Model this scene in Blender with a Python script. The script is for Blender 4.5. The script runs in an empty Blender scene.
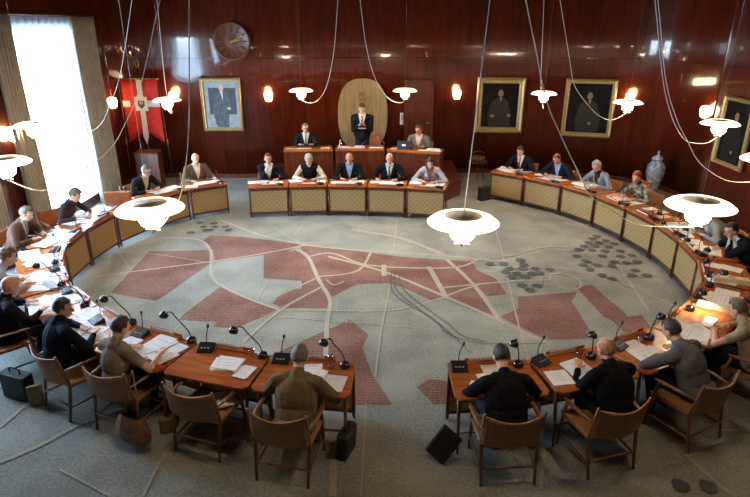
import bpy, bmesh, math, random
import numpy as np
from mathutils import Vector, Matrix, noise
from mathutils.bvhtree import BVHTree
PI = math.pi
sc = bpy.context.scene
COL = sc.collection
rnd = random.Random(7)

# ------------------------------------------------------------------ camera
CAMH, PITCH, FPX = 4.2, 0.374, 572.0
cam = bpy.data.cameras.new('camera'); co = bpy.data.objects.new('camera', cam); COL.objects.link(co)
cam.sensor_width = 36; cam.lens = FPX * 36 / 750; co.location = (0, 0, CAMH)
co.rotation_euler = (PI / 2 - PITCH, 0, 0); sc.camera = co; cam.clip_start = .05

def ray(x, y):
    f = Vector((0, math.cos(PITCH), -math.sin(PITCH))); u = Vector((0, math.sin(PITCH), math.cos(PITCH)))
    return f * FPX + Vector((x - 375, 0, 0)) + u * (248.5 - y)
def at(x, y, z=0.):          # the point of the horizontal plane z seen at this spot of the photo
    d = ray(x, y); t = (z - CAMH) / d.z
    return Vector((d.x * t, d.y * t, z))
def atY(x, y, Y):
    d = ray(x, y); t = Y / d.y
    return Vector((d.x * t, Y, CAMH + d.z * t))

# ------------------------------------------------------------------ materials
def mat(name, col, rough=.5, metal=0., spec=.5, var=0., vscale=8., bump=0., bscale=60., stretch=None, col2=None, emit=None, estr=0., coat=0.):
    m = bpy.data.materials.new(name); m.use_nodes = True; nt = m.node_tree; b = nt.nodes['Principled BSDF']
    b.inputs['Roughness'].default_value = rough; b.inputs['Metallic'].default_value = metal
    b.inputs['Specular IOR Level'].default_value = spec; b.inputs['Coat Weight'].default_value = coat
    c = (*col, 1); b.inputs['Base Color'].default_value = c
    tc = nt.nodes.new('ShaderNodeTexCoord'); mp = nt.nodes.new('ShaderNodeMapping')
    nt.links.new(tc.outputs['Object'], mp.inputs['Vector'])
    if stretch: mp.inputs['Scale'].default_value = stretch
    n = nt.nodes.new('ShaderNodeTexNoise'); n.inputs['Scale'].default_value = vscale; n.inputs['Detail'].default_value = 5
    nt.links.new(mp.outputs['Vector'], n.inputs['Vector'])
    mx = nt.nodes.new('ShaderNodeMix'); mx.data_type = 'RGBA'
    c2 = col2 or tuple(v * (1 - var) for v in col); c1 = col if col2 else tuple(min(1, v * (1 + var)) for v in col)
    mx.inputs['A'].default_value = (*c1, 1); mx.inputs['B'].default_value = (*c2, 1)
    cr = nt.nodes.new('ShaderNodeMapRange'); cr.inputs['From Min'].default_value = .35; cr.inputs['From Max'].default_value = .65
    nt.links.new(n.outputs['Fac'], cr.inputs['Value']); nt.links.new(cr.outputs['Result'], mx.inputs['Factor'])
    nt.links.new(mx.outputs['Result'], b.inputs['Base Color'])
    if bump:
        n2 = nt.nodes.new('ShaderNodeTexNoise'); n2.inputs['Scale'].default_value = bscale; n2.inputs['Detail'].default_value = 3
        nt.links.new(mp.outputs['Vector'], n2.inputs['Vector'])
        bp = nt.nodes.new('ShaderNodeBump'); bp.inputs['Strength'].default_value = bump; bp.inputs['Distance'].default_value = .01
        nt.links.new(n2.outputs['Fac'], bp.inputs['Height']); nt.links.new(bp.outputs['Normal'], b.inputs['Normal'])
    if emit:
        b.inputs['Emission Color'].default_value = (*emit, 1); b.inputs['Emission Strength'].default_value = estr
    return m

def wall_material():
    m = bpy.data.materials.new('polished mahogany panelling'); m.use_nodes = True; nt = m.node_tree; N = nt.nodes; L = nt.links
    b = N['Principled BSDF']
    uv = N.new('ShaderNodeUVMap'); sp = N.new('ShaderNodeSeparateXYZ'); L.new(uv.outputs['UV'], sp.inputs['Vector'])
    def mth(op, a, bb=None, c=None):
        n = N.new('ShaderNodeMath'); n.operation = op
        for i, v in enumerate((a, bb, c)):
            if v is None: continue
            if isinstance(v, (int, float)): n.inputs[i].default_value = v
            else: L.new(v, n.inputs[i])
        return n.outputs[0]
    U, V = sp.outputs['X'], sp.outputs['Y']
    pu = mth('DIVIDE', U, .58); fl = mth('FLOOR', pu); fr = mth('FRACT', pu)
    ed = mth('MINIMUM', fr, mth('SUBTRACT', 1., fr)); seam = mth('LESS_THAN', ed, .012)
    h1 = mth('LESS_THAN', mth('ABSOLUTE', mth('SUBTRACT', V, 3.32)), .012)
    h2 = mth('LESS_THAN', mth('ABSOLUTE', mth('SUBTRACT', V, 5.6)), .012)
    seam = mth('MAXIMUM', seam, mth('MAXIMUM', h1, h2))
    row = mth('FLOOR', mth('DIVIDE', V, 3.32))
    wn = N.new('ShaderNodeTexWhiteNoise'); wn.noise_dimensions = '2D'
    cb = N.new('ShaderNodeCombineXYZ'); L.new(fl, cb.inputs['X']); L.new(row, cb.inputs['Y']); L.new(cb.outputs[0], wn.inputs['Vector'])
    mp = N.new('ShaderNodeMapping'); mp.inputs['Scale'].default_value = (5, .7, 1); L.new(uv.outputs['UV'], mp.inputs['Vector'])
    no = N.new('ShaderNodeTexNoise'); no.inputs['Scale'].default_value = 1.6; no.inputs['Detail'].default_value = 8; no.inputs['Distortion'].default_value = .8
    L.new(mp.outputs['Vector'], no.inputs['Vector'])
    f = mth('ADD', mth('MULTIPLY', no.outputs['Fac'], .75), mth('MULTIPLY', wn.outputs['Value'], .14))
    r = N.new('ShaderNodeValToRGB'); L.new(f, r.inputs['Fac'])
    e = r.color_ramp.elements; e[0].position = .2; e[0].color = (.048, .0055, .0016, 1); e[1].position = .8; e[1].color = (.165, .024, .0048, 1)
    mx = N.new('ShaderNodeMix'); mx.data_type = 'RGBA'; L.new(seam, mx.inputs['Factor']); L.new(r.outputs['Color'], mx.inputs['A']); mx.inputs['B'].default_value = (.012, .003, .002, 1)
    L.new(mx.outputs['Result'], b.inputs['Base Color'])
    b.inputs['Roughness'].default_value = .28; b.inputs['Specular IOR Level'].default_value = .3; b.inputs['Coat Weight'].default_value = .8; b.inputs['Coat Roughness'].default_value = .075; b.inputs['Coat IOR'].default_value = 1.6
    # slight unevenness of the lacquer, and each board set at a hair of its own angle
    n3 = N.new('ShaderNodeTexNoise'); n3.inputs['Scale'].default_value = 1.0; n3.inputs['Detail'].default_value = 2
    mp2 = N.new('ShaderNodeMapping'); mp2.inputs['Scale'].default_value = (2.2, .55, 1); L.new(uv.outputs['UV'], mp2.inputs['Vector']); L.new(mp2.outputs['Vector'], n3.inputs['Vector'])
    tilt = mth('MULTIPLY', mth('SUBTRACT', wn.outputs['Value'], .5), mth('MULTIPLY', fr, .25))
    h = mth('SUBTRACT', mth('ADD', n3.outputs['Fac'], tilt), mth('MULTIPLY', seam, .3))
    bp = N.new('ShaderNodeBump'); bp.inputs['Strength'].default_value = .18; bp.inputs['Distance'].default_value = .02
    L.new(h, bp.inputs['Height']); L.new(bp.outputs['Normal'], b.inputs['Normal']); L.new(bp.outputs['Normal'], b.inputs['Coat Normal'])
    return m

def panel_material():
    m = bpy.data.materials.new('woven straw panel'); m.use_nodes = True; nt = m.node_tree; N = nt.nodes; L = nt.links; b = N['Principled BSDF']
    tc = N.new('ShaderNodeTexCoord'); sp = N.new('ShaderNodeSeparateXYZ'); L.new(tc.outputs['Object'], sp.inputs['Vector'])
    def mth(op, a, bb=None):
        n = N.new('ShaderNodeMath'); n.operation = op
        for i, v in enumerate((a, bb)):
            if v is None: continue
            if isinstance(v, (int, float)): n.inputs[i].default_value = v
            else: L.new(v, n.inputs[i])
        return n.outputs[0]
    k = 2 * PI / .112
    a = mth('MULTIPLY', sp.outputs['X'], k); c = mth('MULTIPLY', sp.outputs['Z'], k)
    v = mth('MULTIPLY', mth('COSINE', mth('MULTIPLY', mth('ADD', a, c), .5)), mth('COSINE', mth('MULTIPLY', mth('SUBTRACT', a, c), .5)))
    v = mth('ABSOLUTE', v)
    n = N.new('ShaderNodeTexNoise'); n.inputs['Scale'].default_value = 60; L.new(tc.outputs['Object'], n.inputs['Vector'])
    v = mth('ADD', v, mth('MULTIPLY', mth('SUBTRACT', n.outputs['Fac'], .5), .5))
    r = N.new('ShaderNodeValToRGB'); L.new(v, r.inputs['Fac']); e = r.color_ramp.elements
    e[0].position = .55; e[0].color = (.40, .25, .090, 1); e[1].position = .95; e[1].color = (.52, .37, .175, 1)
    L.new(r.outputs['Color'], b.inputs['Base Color']); b.inputs['Roughness'].default_value = .6
    return m

def carpet(name, c1, c2, ridge=0.):
    m = bpy.data.materials.new(name); m.use_nodes = True; nt = m.node_tree; N = nt.nodes; L = nt.links; b = N['Principled BSDF']
    tc = N.new('ShaderNodeTexCoord'); n1 = N.new('ShaderNodeTexNoise'); n1.inputs['Scale'].default_value = 34; n1.inputs['Detail'].default_value = 4
    n2 = N.new('ShaderNodeTexNoise'); n2.inputs['Scale'].default_value = 1.3; n2.inputs['Detail'].default_value = 4
    for n in (n1, n2): L.new(tc.outputs['Object'], n.inputs['Vector'])
    a = N.new('ShaderNodeMath'); a.operation = 'MULTIPLY_ADD'; a.inputs[1].default_value = .5; L.new(n2.outputs['Fac'], a.inputs[0])
    a2 = N.new('ShaderNodeMath'); a2.operation = 'MULTIPLY'; a2.inputs[1].default_value = .5; L.new(n1.outputs['Fac'], a2.inputs[0]); L.new(a2.outputs[0], a.inputs[2])
    v = a.outputs[0]
    if ridge:
        w = N.new('ShaderNodeTexWave'); w.bands_direction = 'Y'; w.inputs['Scale'].default_value = 6; w.inputs['Distortion'].default_value = 1.5; w.inputs['Detail Scale'].default_value = 6
        L.new(tc.outputs['Object'], w.inputs['Vector'])
        q = N.new('ShaderNodeMath'); q.operation = 'MULTIPLY_ADD'; q.inputs[1].default_value = ridge; L.new(w.outputs['Fac'], q.inputs[0]); L.new(v, q.inputs[2]); v = q.outputs[0]
    r = N.new('ShaderNodeValToRGB'); L.new(v, r.inputs['Fac']); e = r.color_ramp.elements
    e[0].position = .42; e[0].color = (*c1, 1); e[1].position = .58 + ridge; e[1].color = (*c2, 1)
    L.new(r.outputs['Color'], b.inputs['Base Color']); b.inputs['Roughness'].default_value = .95; b.inputs['Specular IOR Level'].default_value = .1
    bp = N.new('ShaderNodeBump'); bp.inputs['Strength'].default_value = .5; bp.inputs['Distance'].default_value = .01
    L.new(n1.outputs['Fac'], bp.inputs['Height']); L.new(bp.outputs['Normal'], b.inputs['Normal'])
    return m

def wood(name, a, b, rough=.3, st=(1, 8, 8), sc_=2.2):
    return mat(name, a, rough, col2=b, vscale=sc_, stretch=st, spec=.5, bump=.05, bscale=20)

def woven(name, c1, c2):
    m = bpy.data.materials.new(name); m.use_nodes = True; nt = m.node_tree; N = nt.nodes; L = nt.links; b = N['Principled BSDF']
    tc = N.new('ShaderNodeTexCoord'); mp = N.new('ShaderNodeMapping'); mp.inputs['Scale'].default_value = (22, 22, 22); mp.inputs['Rotation'].default_value = (0, .6, .7)
    ch = N.new('ShaderNodeTexChecker'); ch.inputs['Scale'].default_value = 1; L.new(tc.outputs['Object'], mp.inputs['Vector']); L.new(mp.outputs['Vector'], ch.inputs['Vector'])
    n = N.new('ShaderNodeTexNoise'); n.inputs['Scale'].default_value = 6; L.new(tc.outputs['Object'], n.inputs['Vector'])
    mx = N.new('ShaderNodeMix'); mx.data_type = 'RGBA'; mx.inputs['A'].default_value = (*c1, 1); mx.inputs['B'].default_value = (*c2, 1)
    a = N.new('ShaderNodeMath'); a.operation = 'MULTIPLY_ADD'; a.inputs[1].default_value = .3; L.new(ch.outputs['Fac'], a.inputs[0]); s2 = N.new('ShaderNodeMath'); s2.operation = 'MULTIPLY'; s2.inputs[1].default_value = .8; L.new(n.outputs['Fac'], s2.inputs[0]); L.new(s2.outputs[0], a.inputs[2])
    L.new(a.outputs[0], mx.inputs['Factor']); L.new(mx.outputs['Result'], b.inputs['Base Color']); b.inputs['Roughness'].default_value = .5; return m

M = dict(
    wall=wall_material(), panel=panel_material(),
    carpet=carpet('grey wool carpet', (.205, .215, .195), (.33, .34, .31)),
    red=carpet('rust red carpet inlay', (.13, .062, .050), (.30, .18, .15), .12),
    line=carpet('pale carpet line', (.34, .31, .255), (.44, .41, .345)),
    pale=carpet('pale grey carpet area', (.235, .255, .235), (.345, .36, .33)),
    dark=carpet('charcoal carpet inlay', (.075, .085, .09), (.125, .135, .14)),
    desk=wood('teak desk top', (.48, .15, .038), (.33, .088, .02), .24, (1, 9, 9)),
    desk_dark=wood('dark teak frame', (.16, .042, .014), (.09, .022, .008), .35, (6, 6, 1)),
    podium=wood('mahogany podium panel', (.15, .036, .011), (.085, .019, .006), .3, (6, 6, .8)),
    chair=wood('oiled oak chair frame', (.24, .115, .045), (.15, .065, .025), .4, (7, 7, 1)),
    leather=woven('woven tan leather', (.42, .20, .075), (.24, .105, .035)),
    leather_red=mat('orange brown leather', (.42, .10, .03), .45, var=.2, bump=.2),  # brown chair leather made redder to stand for daylight at the window
    oak=wood('pale oak boards', (.42, .27, .12), (.30, .18, .075), .35, (8, 8, .8)),
    gold=mat('gilded frame', (.50, .36, .15), .38, metal=.45, var=.3, vscale=30, bump=.4, bscale=50),
    gold_dark=mat('inner gilt edge', (.28, .18, .07), .4, metal=.3, var=.3),
    paper=mat('white paper', (.88, .88, .88), .7, var=.03),
    paper2=mat('cream paper', (.74, .66, .52), .7, var=.05),
    plan=mat('printed drawing lines', (.30, .45, .70), .7),
    ink=mat('dark printed lines', (.38, .38, .42), .7),
    manila=mat('buff card folder', (.62, .47, .28), .7, var=.1),
    navy=mat('navy folder', (.03, .04, .13), .4, var=.1),
    black=mat('black plastic', (.012, .012, .014), .35, var=.2),
    blackmetal=mat('black lacquered metal', (.010, .010, .012), .2, spec=.7),
    blackbag=mat('black nylon', (.012, .013, .016), .6, var=.3, bump=.3),
    grey=mat('grey plastic', (.35, .36, .38), .4),
    steel=mat('brushed steel', (.6, .6, .6), .3, metal=1.),
    bag=mat('brown suede', (.24, .115, .055), .6, var=.3, vscale=12, bump=.5, bscale=30),
    olive=mat('olive brown card', (.20, .15, .06), .6, var=.2),
    canvas=mat('dark oil canvas', (.010, .008, .007), .7, var=.4, vscale=3, spec=.12),
    blue_canvas=mat('blue grey painted ground', (.30, .34, .38), .5, var=.15, vscale=5),
    slate=mat('slate painted suit', (.07, .09, .11), .6, var=.3, vscale=10),
    slate2=mat('dark painted field', (.05, .06, .085), .6, var=.2),
    flesh=mat('painted flesh', (.55, .36, .26), .6, var=.15, vscale=20),
    flesh_dim=mat('dim painted flesh', (.26, .15, .09), .6, var=.3, vscale=30),
    flag=mat('red flag cloth', (.68, .025, .015), .7, var=.15, bump=.2, bscale=20),
    flagw=mat('white flag cloth', (.85, .78, .70), .7, var=.05),
    brass=mat('brass', (.60, .42, .18), .3, metal=1.),
    curtain=mat('beige curtain', (.42, .385, .31), .85, var=.10, vscale=5, bump=.1),
    white=mat('white painted wood', (.75, .76, .78), .4),
    porcelain=None,
    cord=mat('pale flex', (.95, .88, .80), .5),
    ceiling=mat('ceiling boards', (.04, .022, .015), .6, var=.2),
    cork=mat('woven basket', (.20, .11, .05), .7, var=.4, vscale=40),
    lens=mat('dark lens', (.02, .02, .02), .1),
    eye=mat('dark eye', (.02, .015, .012), .2),
    glassframe=mat('dark spectacle frame', (.02, .02, .02), .3),
)
def porcelain():
    m = mat('blue and white porcelain', (.62, .64, .66), .15, col2=(.12, .18, .36), vscale=13, spec=.6)
    return m
M['porcelain'] = porcelain()
def glass_mat():
    m = bpy.data.materials.new('clear glass'); m.use_nodes = True; nt = m.node_tree; N = nt.nodes; L = nt.links; N.remove(N['Principled BSDF'])
    t = N.new('ShaderNodeBsdfTransparent'); g = N.new('ShaderNodeBsdfGlossy'); g.inputs['Roughness'].default_value = .05; mx = N.new('ShaderNodeMixShader')
    lw = N.new('ShaderNodeLayerWeight'); lw.inputs[0].default_value = .35; L.new(lw.outputs['Facing'], mx.inputs[0]); L.new(t.outputs[0], mx.inputs[1]); L.new(g.outputs[0], mx.inputs[2]); L.new(mx.outputs[0], N['Material Output'].inputs[0]); return m
M['glass'] = glass_mat()
def thin(name, col, trans, emit=0., ecol=(1, .8, .55)):
    m = bpy.data.materials.new(name); m.use_nodes = True; nt = m.node_tree; N = nt.nodes; L = nt.links; N.remove(N['Principled BSDF'])
    d = N.new('ShaderNodeBsdfDiffuse'); t = N.new('ShaderNodeBsdfTranslucent'); mx = N.new('ShaderNodeMixShader'); mx.inputs[0].default_value = trans
    d.inputs[0].default_value = (*col, 1); t.inputs[0].default_value = (*col, 1)
    L.new(d.outputs[0], mx.inputs[1]); L.new(t.outputs[0], mx.inputs[2]); out = N['Material Output']
    if emit:
        e = N.new('ShaderNodeEmission'); e.inputs[0].default_value = (*ecol, 1); e.inputs[1].default_value = emit
        a = N.new('ShaderNodeAddShader'); L.new(mx.outputs[0], a.inputs[0]); L.new(e.outputs[0], a.inputs[1]); L.new(a.outputs[0], out.inputs[0])
    else: L.new(mx.outputs[0], out.inputs[0])
    return m
LAMP = (1, .66, .36)
M['opal'] = thin('opal glass shade', (.80, .72, .60), .45, 2.6, (1, .83, .60))
M['opal_inner'] = mat('beige enamelled well', (.66, .54, .38), .5, var=.05)
def emis(name, col, s):
    m = bpy.data.materials.new(name); m.use_nodes = True; nt = m.node_tree; nt.nodes.remove(nt.nodes['Principled BSDF'])
    e = nt.nodes.new('ShaderNodeEmission'); e.inputs[0].default_value = (*col, 1); e.inputs[1].default_value = s
    nt.links.new(e.outputs[0], nt.nodes['Material Output'].inputs[0]); return m
M['bulb'] = emis('lit opal globe', (1, .72, .43), 150)
M['bulb_near'] = emis('lit opal globe dimmed', (1, .74, .46), 66)
M['sconce'] = emis('lit sconce globe', (1, .72, .42), 16)
M['sheer'] = thin('sheer curtain', (.50, .50, .58), .35)

# ------------------------------------------------------------------ mesh helpers
class MB:
    def __init__(s): s.v = []; s.f = []; s.m = []; s.s = []
    def add(s, vs, fs, m=0, smooth=False):
        o = len(s.v); s.v += [tuple(v) for v in vs]
        for f in fs: s.f.append([i + o for i in f]); s.m.append(m); s.s.append(smooth)
        return s
    def box(s, c, d, m=0, rot=None, bev=0.):
        x, y, z = (k / 2 for k in d); b = min(bev, x * .9, y * .9)
        if b:
            P = [(-x + b, -y), (x - b, -y), (x, -y + b), (x, y - b), (x - b, y), (-x + b, y), (-x, y - b), (-x, -y + b)]
        else: P = [(-x, -y), (x, -y), (x, y), (-x, y)]
        vs = [Vector((p[0], p[1], h)) for h in (-z, z) for p in P]
        R = rot.to_3x3() if rot else Matrix.Identity(3)
        n = len(P); fs = [list(range(n))[::-1], list(range(n, 2 * n))] + [[i, (i + 1) % n, n + (i + 1) % n, n + i] for i in range(n)]
        return s.add([R @ v + Vector(c) for v in vs], fs, m)
    def prism(s, P, z0, z1, m=0):
        n = len(P); vs = [(p[0], p[1], z0) for p in P] + [(p[0], p[1], z1) for p in P]
        return s.add(vs, [list(range(n))[::-1], list(range(n, 2 * n))] + [[i, (i + 1) % n, n + (i + 1) % n, n + i] for i in range(n)], m)
    def tube(s, pts, r, seg=8, m=0, flat=1.):
        pts = [Vector(p) for p in pts]; n = len(pts); rs = r if isinstance(r, (list, tuple)) else [r] * n
        up = None; o = len(s.v); vs = []
        for i, p in enumerate(pts):
            t = (pts[min(i + 1, n - 1)] - pts[max(i - 1, 0)]).normalized()
            if up is None: up = Vector((0, 0, 1)) if abs(t.z) < .9 else Vector((1, 0, 0))
            a = t.cross(up); a = a.normalized() if a.length > 1e-4 else Vector((1, 0, 0)); b = a.cross(t).normalized(); up = b
            for k in range(seg):
                w = 2 * PI * k / seg; vs.append(p + a * math.cos(w) * rs[i] + b * math.sin(w) * rs[i] * flat)
        fs = [[i * seg + k, i * seg + (k + 1) % seg, (i + 1) * seg + (k + 1) % seg, (i + 1) * seg + k] for i in range(n - 1) for k in range(seg)]
        fs += [list(range(seg))[::-1], [(n - 1) * seg + k for k in range(seg)]]
        return s.add(vs, fs, m, True)
    def lathe(s, prof, seg=20, c=(0, 0, 0), m=0, R=None, sx=1., sy=1.):
        vs = []; n = len(prof); R = R or Matrix.Identity(3)
        for r, z in prof:
            for k in range(seg):
                w = 2 * PI * k / seg; vs.append(R @ Vector((r * math.cos(w) * sx, r * math.sin(w) * sy, z)) + Vector(c))
        fs = [[i * seg + k, i * seg + (k + 1) % seg, (i + 1) * seg + (k + 1) % seg, (i + 1) * seg + k] for i in range(n - 1) for k in range(seg)]
        if prof[0][0] > 1e-5: fs.append(list(range(seg))[::-1])
        if prof[-1][0] > 1e-5: fs.append([(n - 1) * seg + k for k in range(seg)])
        return s.add(vs, fs, m, True)
    def ell(s, c, r, seg=12, rings=8, m=0, R=None):
        prof = [(math.sin(PI * i / rings), -math.cos(PI * i / rings)) for i in range(rings + 1)]
        vs = []; R = R or Matrix.Identity(3)
        prof[0] = (1e-6, -1); prof[-1] = (1e-6, 1)
        for q, z in prof:
            for k in range(seg):
                w = 2 * PI * k / seg; vs.append(R @ Vector((q * math.cos(w) * r[0], q * math.sin(w) * r[1], z * r[2])) + Vector(c))
        fs = [[i * seg + k, i * seg + (k + 1) % seg, (i + 1) * seg + (k + 1) % seg, (i + 1) * seg + k] for i in range(rings) for k in range(seg)]
        return s.add(vs, fs, m, True)
    def grid(s, fn, nu, nv, m=0, closed=False, smooth=True):
        vs = [fn(i / nu, j / nv) for j in range(nv + 1) for i in range(nu + 1)]; w = nu + 1
        return s.add(vs, [[j * w + i, j * w + i + 1, (j + 1) * w + i + 1, (j + 1) * w + i] for j in range(nv) for i in range(nu)], m, smooth)
    def mesh(s, name, mats):
        me = bpy.data.meshes.new(name); me.from_pydata(s.v, [], s.f)
        for m in (mats if isinstance(mats, (list, tuple)) else [mats]): me.materials.append(m)
        me.polygons.foreach_set('material_index', s.m); me.polygons.foreach_set('use_smooth', s.s)
        bm = bmesh.new(); bm.from_mesh(me); bmesh.ops.remove_doubles(bm, verts=bm.verts, dist=1e-5); bmesh.ops.recalc_face_normals(bm, faces=bm.faces); bm.to_mesh(me); bm.free()
        me.update(); return me
    def build(s, name, mats, parent=None):
        o = bpy.data.objects.new(name, s.mesh(name, mats)); COL.objects.link(o)
        if parent: o.parent = parent
        return o

def tag(o, label=None, cat=None, group=None, kind=None):
    if label: o['label'] = label
    if cat: o['category'] = cat
    if group: o['group'] = group
    if kind: o['kind'] = kind
    return o
def thing(name, label, cat, loc=(0, 0, 0), rz=0., group=None):
    o = bpy.data.objects.new(name, None); COL.objects.link(o); o.empty_display_size = .1
    o.location = loc; o.rotation_euler = (0, 0, rz); return tag(o, label, cat, group)
def dup(root, loc=None, rz=None, label=None, group=None, parent=None):
    r = root.copy(); COL.objects.link(r)
    if parent: r.parent = parent
    if loc is not None: r.location = loc
    if rz is not None: r.rotation_euler = (0, 0, rz)
    if label: r['label'] = label
    if group: r['group'] = group
    for ch in [o for o in root.children]: dup(ch, parent=r)
    return r
def solid(o, t, off=-1):
    md = o.modifiers.new('thickness', 'SOLIDIFY'); md.thickness = t; md.offset = off; return o
def bev(o, w, seg=2):
    md = o.modifiers.new('bevel', 'BEVEL'); md.width = w; md.segments = seg; md.limit_method = 'ANGLE'; return o

# ------------------------------------------------------------------ the room
ZC = 7.4
raw = [(-7, -4), (-7, 4), (-7, 15.6), (-6.7, 16.25), (-5.6, 16.47), (-3.8, 16.42), (-1, 16.9), (2.35, 17.06), (4.2, 16.95), (6.0, 16.55), (7.2, 15.95), (7.85, 15.0), (7.95, 13.6), (7.95, 4), (7.95, -4)]
def catmull(P, n=8):
    out = []
    for i in range(len(P) - 1):
        p0, p1, p2, p3 = (Vector(P[max(0, min(len(P) - 1, j))]) for j in (i - 1, i, i + 1, i + 2))
        for k in range(n):
            t = k / n; out.append(.5 * ((2 * p1) + (p2 - p0) * t + (2 * p0 - 5 * p1 + 4 * p2 - p3) * t * t + (3 * p1 - p0 - 3 * p2 + p3) * t ** 3))
    out.append(Vector(P[-1])); return out
back = catmull(raw[2:13], 8)
def wall_strip(name, pts, z0, z1, u0=0.):
    b = MB(); uvs = []; d = u0; n = len(pts)
    for i, p in enumerate(pts):
        if i: d += (Vector(p) - Vector(pts[i - 1])).length
        b.v += [(p[0], p[1], z0), (p[0], p[1], z1)]; uvs += [(d, z0), (d, z1)]
    for i in range(n - 1): b.f.append([2 * i, 2 * i + 1, 2 * i + 3, 2 * i + 2]); b.m.append(0); b.s.append(True)
    me = bpy.data.meshes.new(name); me.from_pydata(b.v, [], b.f); me.materials.append(M['wall'])
    for p in me.polygons: p.use_smooth = len(pts) > 6
    ul = me.uv_layers.new(name='UVMap')
    for l in me.loops: ul.data[l.index].uv = uvs[l.vertex_index]
    o = bpy.data.objects.new(name, me); COL.objects.link(o); solid(o, .12, 1); o['kind'] = 'structure'; return o
wall_strip('wall_back', back, 0, ZC, .3)
wall_strip('wall_right', [(7.95, 13.6), (7.95, 10), (7.95, 4), (7.95, -4)], 0, ZC)
wall_strip('wall_rear', [(7.95, -4), (-7, -4)], 0, ZC)
# left wall with one tall window and an unseen one added for daylight: built as pieces of one mesh
WINS = [(6.6, 9.5), (11.6, 14.0)]; WZ0, WZ1 = .22, 4.20  # the nearer opening is unseen, added to raise the daylight on the left
def left_wall():
    me = bpy.data.meshes.new('wall_left'); vs = []; fs = []; uv = []
    def quad(y0, y1, z0, z1):
        o = len(vs)
        for y, z in ((y0, z0), (y1, z0), (y1, z1), (y0, z1)): vs.append((-7, y, z)); uv.append((y, z))
        fs.append((o, o + 1, o + 2, o + 3))
    y = -4
    for a, b in WINS: quad(y, a, 0, ZC); quad(a, b, 0, WZ0); quad(a, b, WZ1, ZC); y = b
    quad(y, 15.6, 0, ZC)
    me.from_pydata(vs, [], fs); me.materials.append(M['wall']); ul = me.uv_layers.new(name='UVMap')
    for l in me.loops: ul.data[l.index].uv = uv[l.vertex_index]
    o = bpy.data.objects.new('wall_left', me); COL.objects.link(o); solid(o, .3, 0); o.location.x = -.15; o['kind'] = 'structure'
left_wall()
for i, (a, b) in enumerate(WINS):
    w = MB(); X = -7.2
    for y in (a + .03, (a + b) / 2, b - .03): w.box((X, y, (WZ0 + WZ1) / 2), (.07, .06, WZ1 - WZ0))
    for z in (WZ0 + .03, 1.25, WZ1 - .03): w.box((X, (a + b) / 2, z), (.06, b - a, .06))
    if i == 1: w = MB(); [w.box((X, y, (WZ0 + WZ1) / 2), (.07, .06, WZ1 - WZ0)) for y in (a + .03, b - .03)]; [w.box((X, (a + b) / 2, z), (.06, b - a, .06)) for z in (WZ0 + .03, WZ1 - .03)]
    for y in (a + .006, b - .006): w.box((-7.155, y, (WZ0 + WZ1) / 2), (.31, .012, WZ1 - WZ0))
    for z in (WZ0 + .006, WZ1 - .006): w.box((-7.155, (a + b) / 2, z), (.31, b - a, .012))
    o = w.build('window_%d' % (i + 1), M['white']); o['kind'] = 'structure'
    l = bpy.data.lights.new('window_portal', 'AREA'); l.shape = 'RECTANGLE'; l.size = WZ1 - WZ0; l.size_y = b - a
    lo = bpy.data.objects.new('window_portal', l); COL.objects.link(lo); lo.location = (-7.32, (a + b) / 2, (WZ0 + WZ1) / 2); lo.rotation_euler = (0, -PI / 2, 0); l.cycles.is_portal = True
b = MB(); b.box((.475, 6.5, ZC + .06), (15.6, 22, .12)); o = b.build('ceiling', M['ceiling']); o['kind'] = 'structure'
# baseboards
b = MB(); pb = [Vector(p) for p in back]
b.grid(lambda u, v: (pb[round(u * (len(pb) - 1))][0] * .995, pb[round(u * (len(pb) - 1))][1] - .035, v * .12), len(pb) - 1, 1, smooth=False)
o = b.build('baseboard_back', M['desk_dark']); solid(o, .03, 0); o['kind'] = 'structure'

# carpet with the woven map: one floor mesh, the inlays laid into it
def Z(pts, ox, oy, k=2.992): return [(ox + x / k, oy + y / k) for x, y in pts]
A = lambda p: Z(p, 100, 210); Bq = lambda p: Z(p, 300, 210); Cq = lambda p: Z(p, 480, 200)
fl = MB(); fl.box((.475, 6.5, -.05), (15.6, 22, .1), 0)
def poly(px, m, h):
    P = [at(x, y) for x, y in px]; P = [(p.x, p.y) for p in P]
    bm = bmesh.new(); vs = [bm.verts.new((x, y, h)) for x, y in P]
    try:
        f = bm.faces.new(vs); bmesh.ops.triangulate(bm, faces=[f])
        bm.verts.ensure_lookup_table(); bm.verts.index_update()
        fl.add([v.co.copy() for v in bm.verts], [[v.index for v in (f.verts if f.normal.z >= 0 else reversed(f.verts))] for f in bm.faces], m)
    finally: bm.free()
def line(px, w, h, m=2):
    global LH; LH += .00012; h += LH; w *= .78
    P = [at(x, y) for x, y in px]
    P = [Vector((q[0], q[1], 0)) for q in catmull([(p.x, p.y) for p in P], 5)] if len(P) > 2 else P
    n = len(P); vs = []
    for i, p in enumerate(P):
        t = (P[min(i + 1, n - 1)] - P[max(i - 1, 0)]); t.z = 0; t.normalize(); q = Vector((-t.y, t.x, 0)) * w / 2
        vs += [(p.x + q.x, p.y + q.y, h), (p.x - q.x, p.y - q.y, h)]
    fl.add(vs, [[2 * i, 2 * i + 1, 2 * i + 3, 2 * i + 2] for i in range(n - 1)], m)
LH = 0
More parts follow.
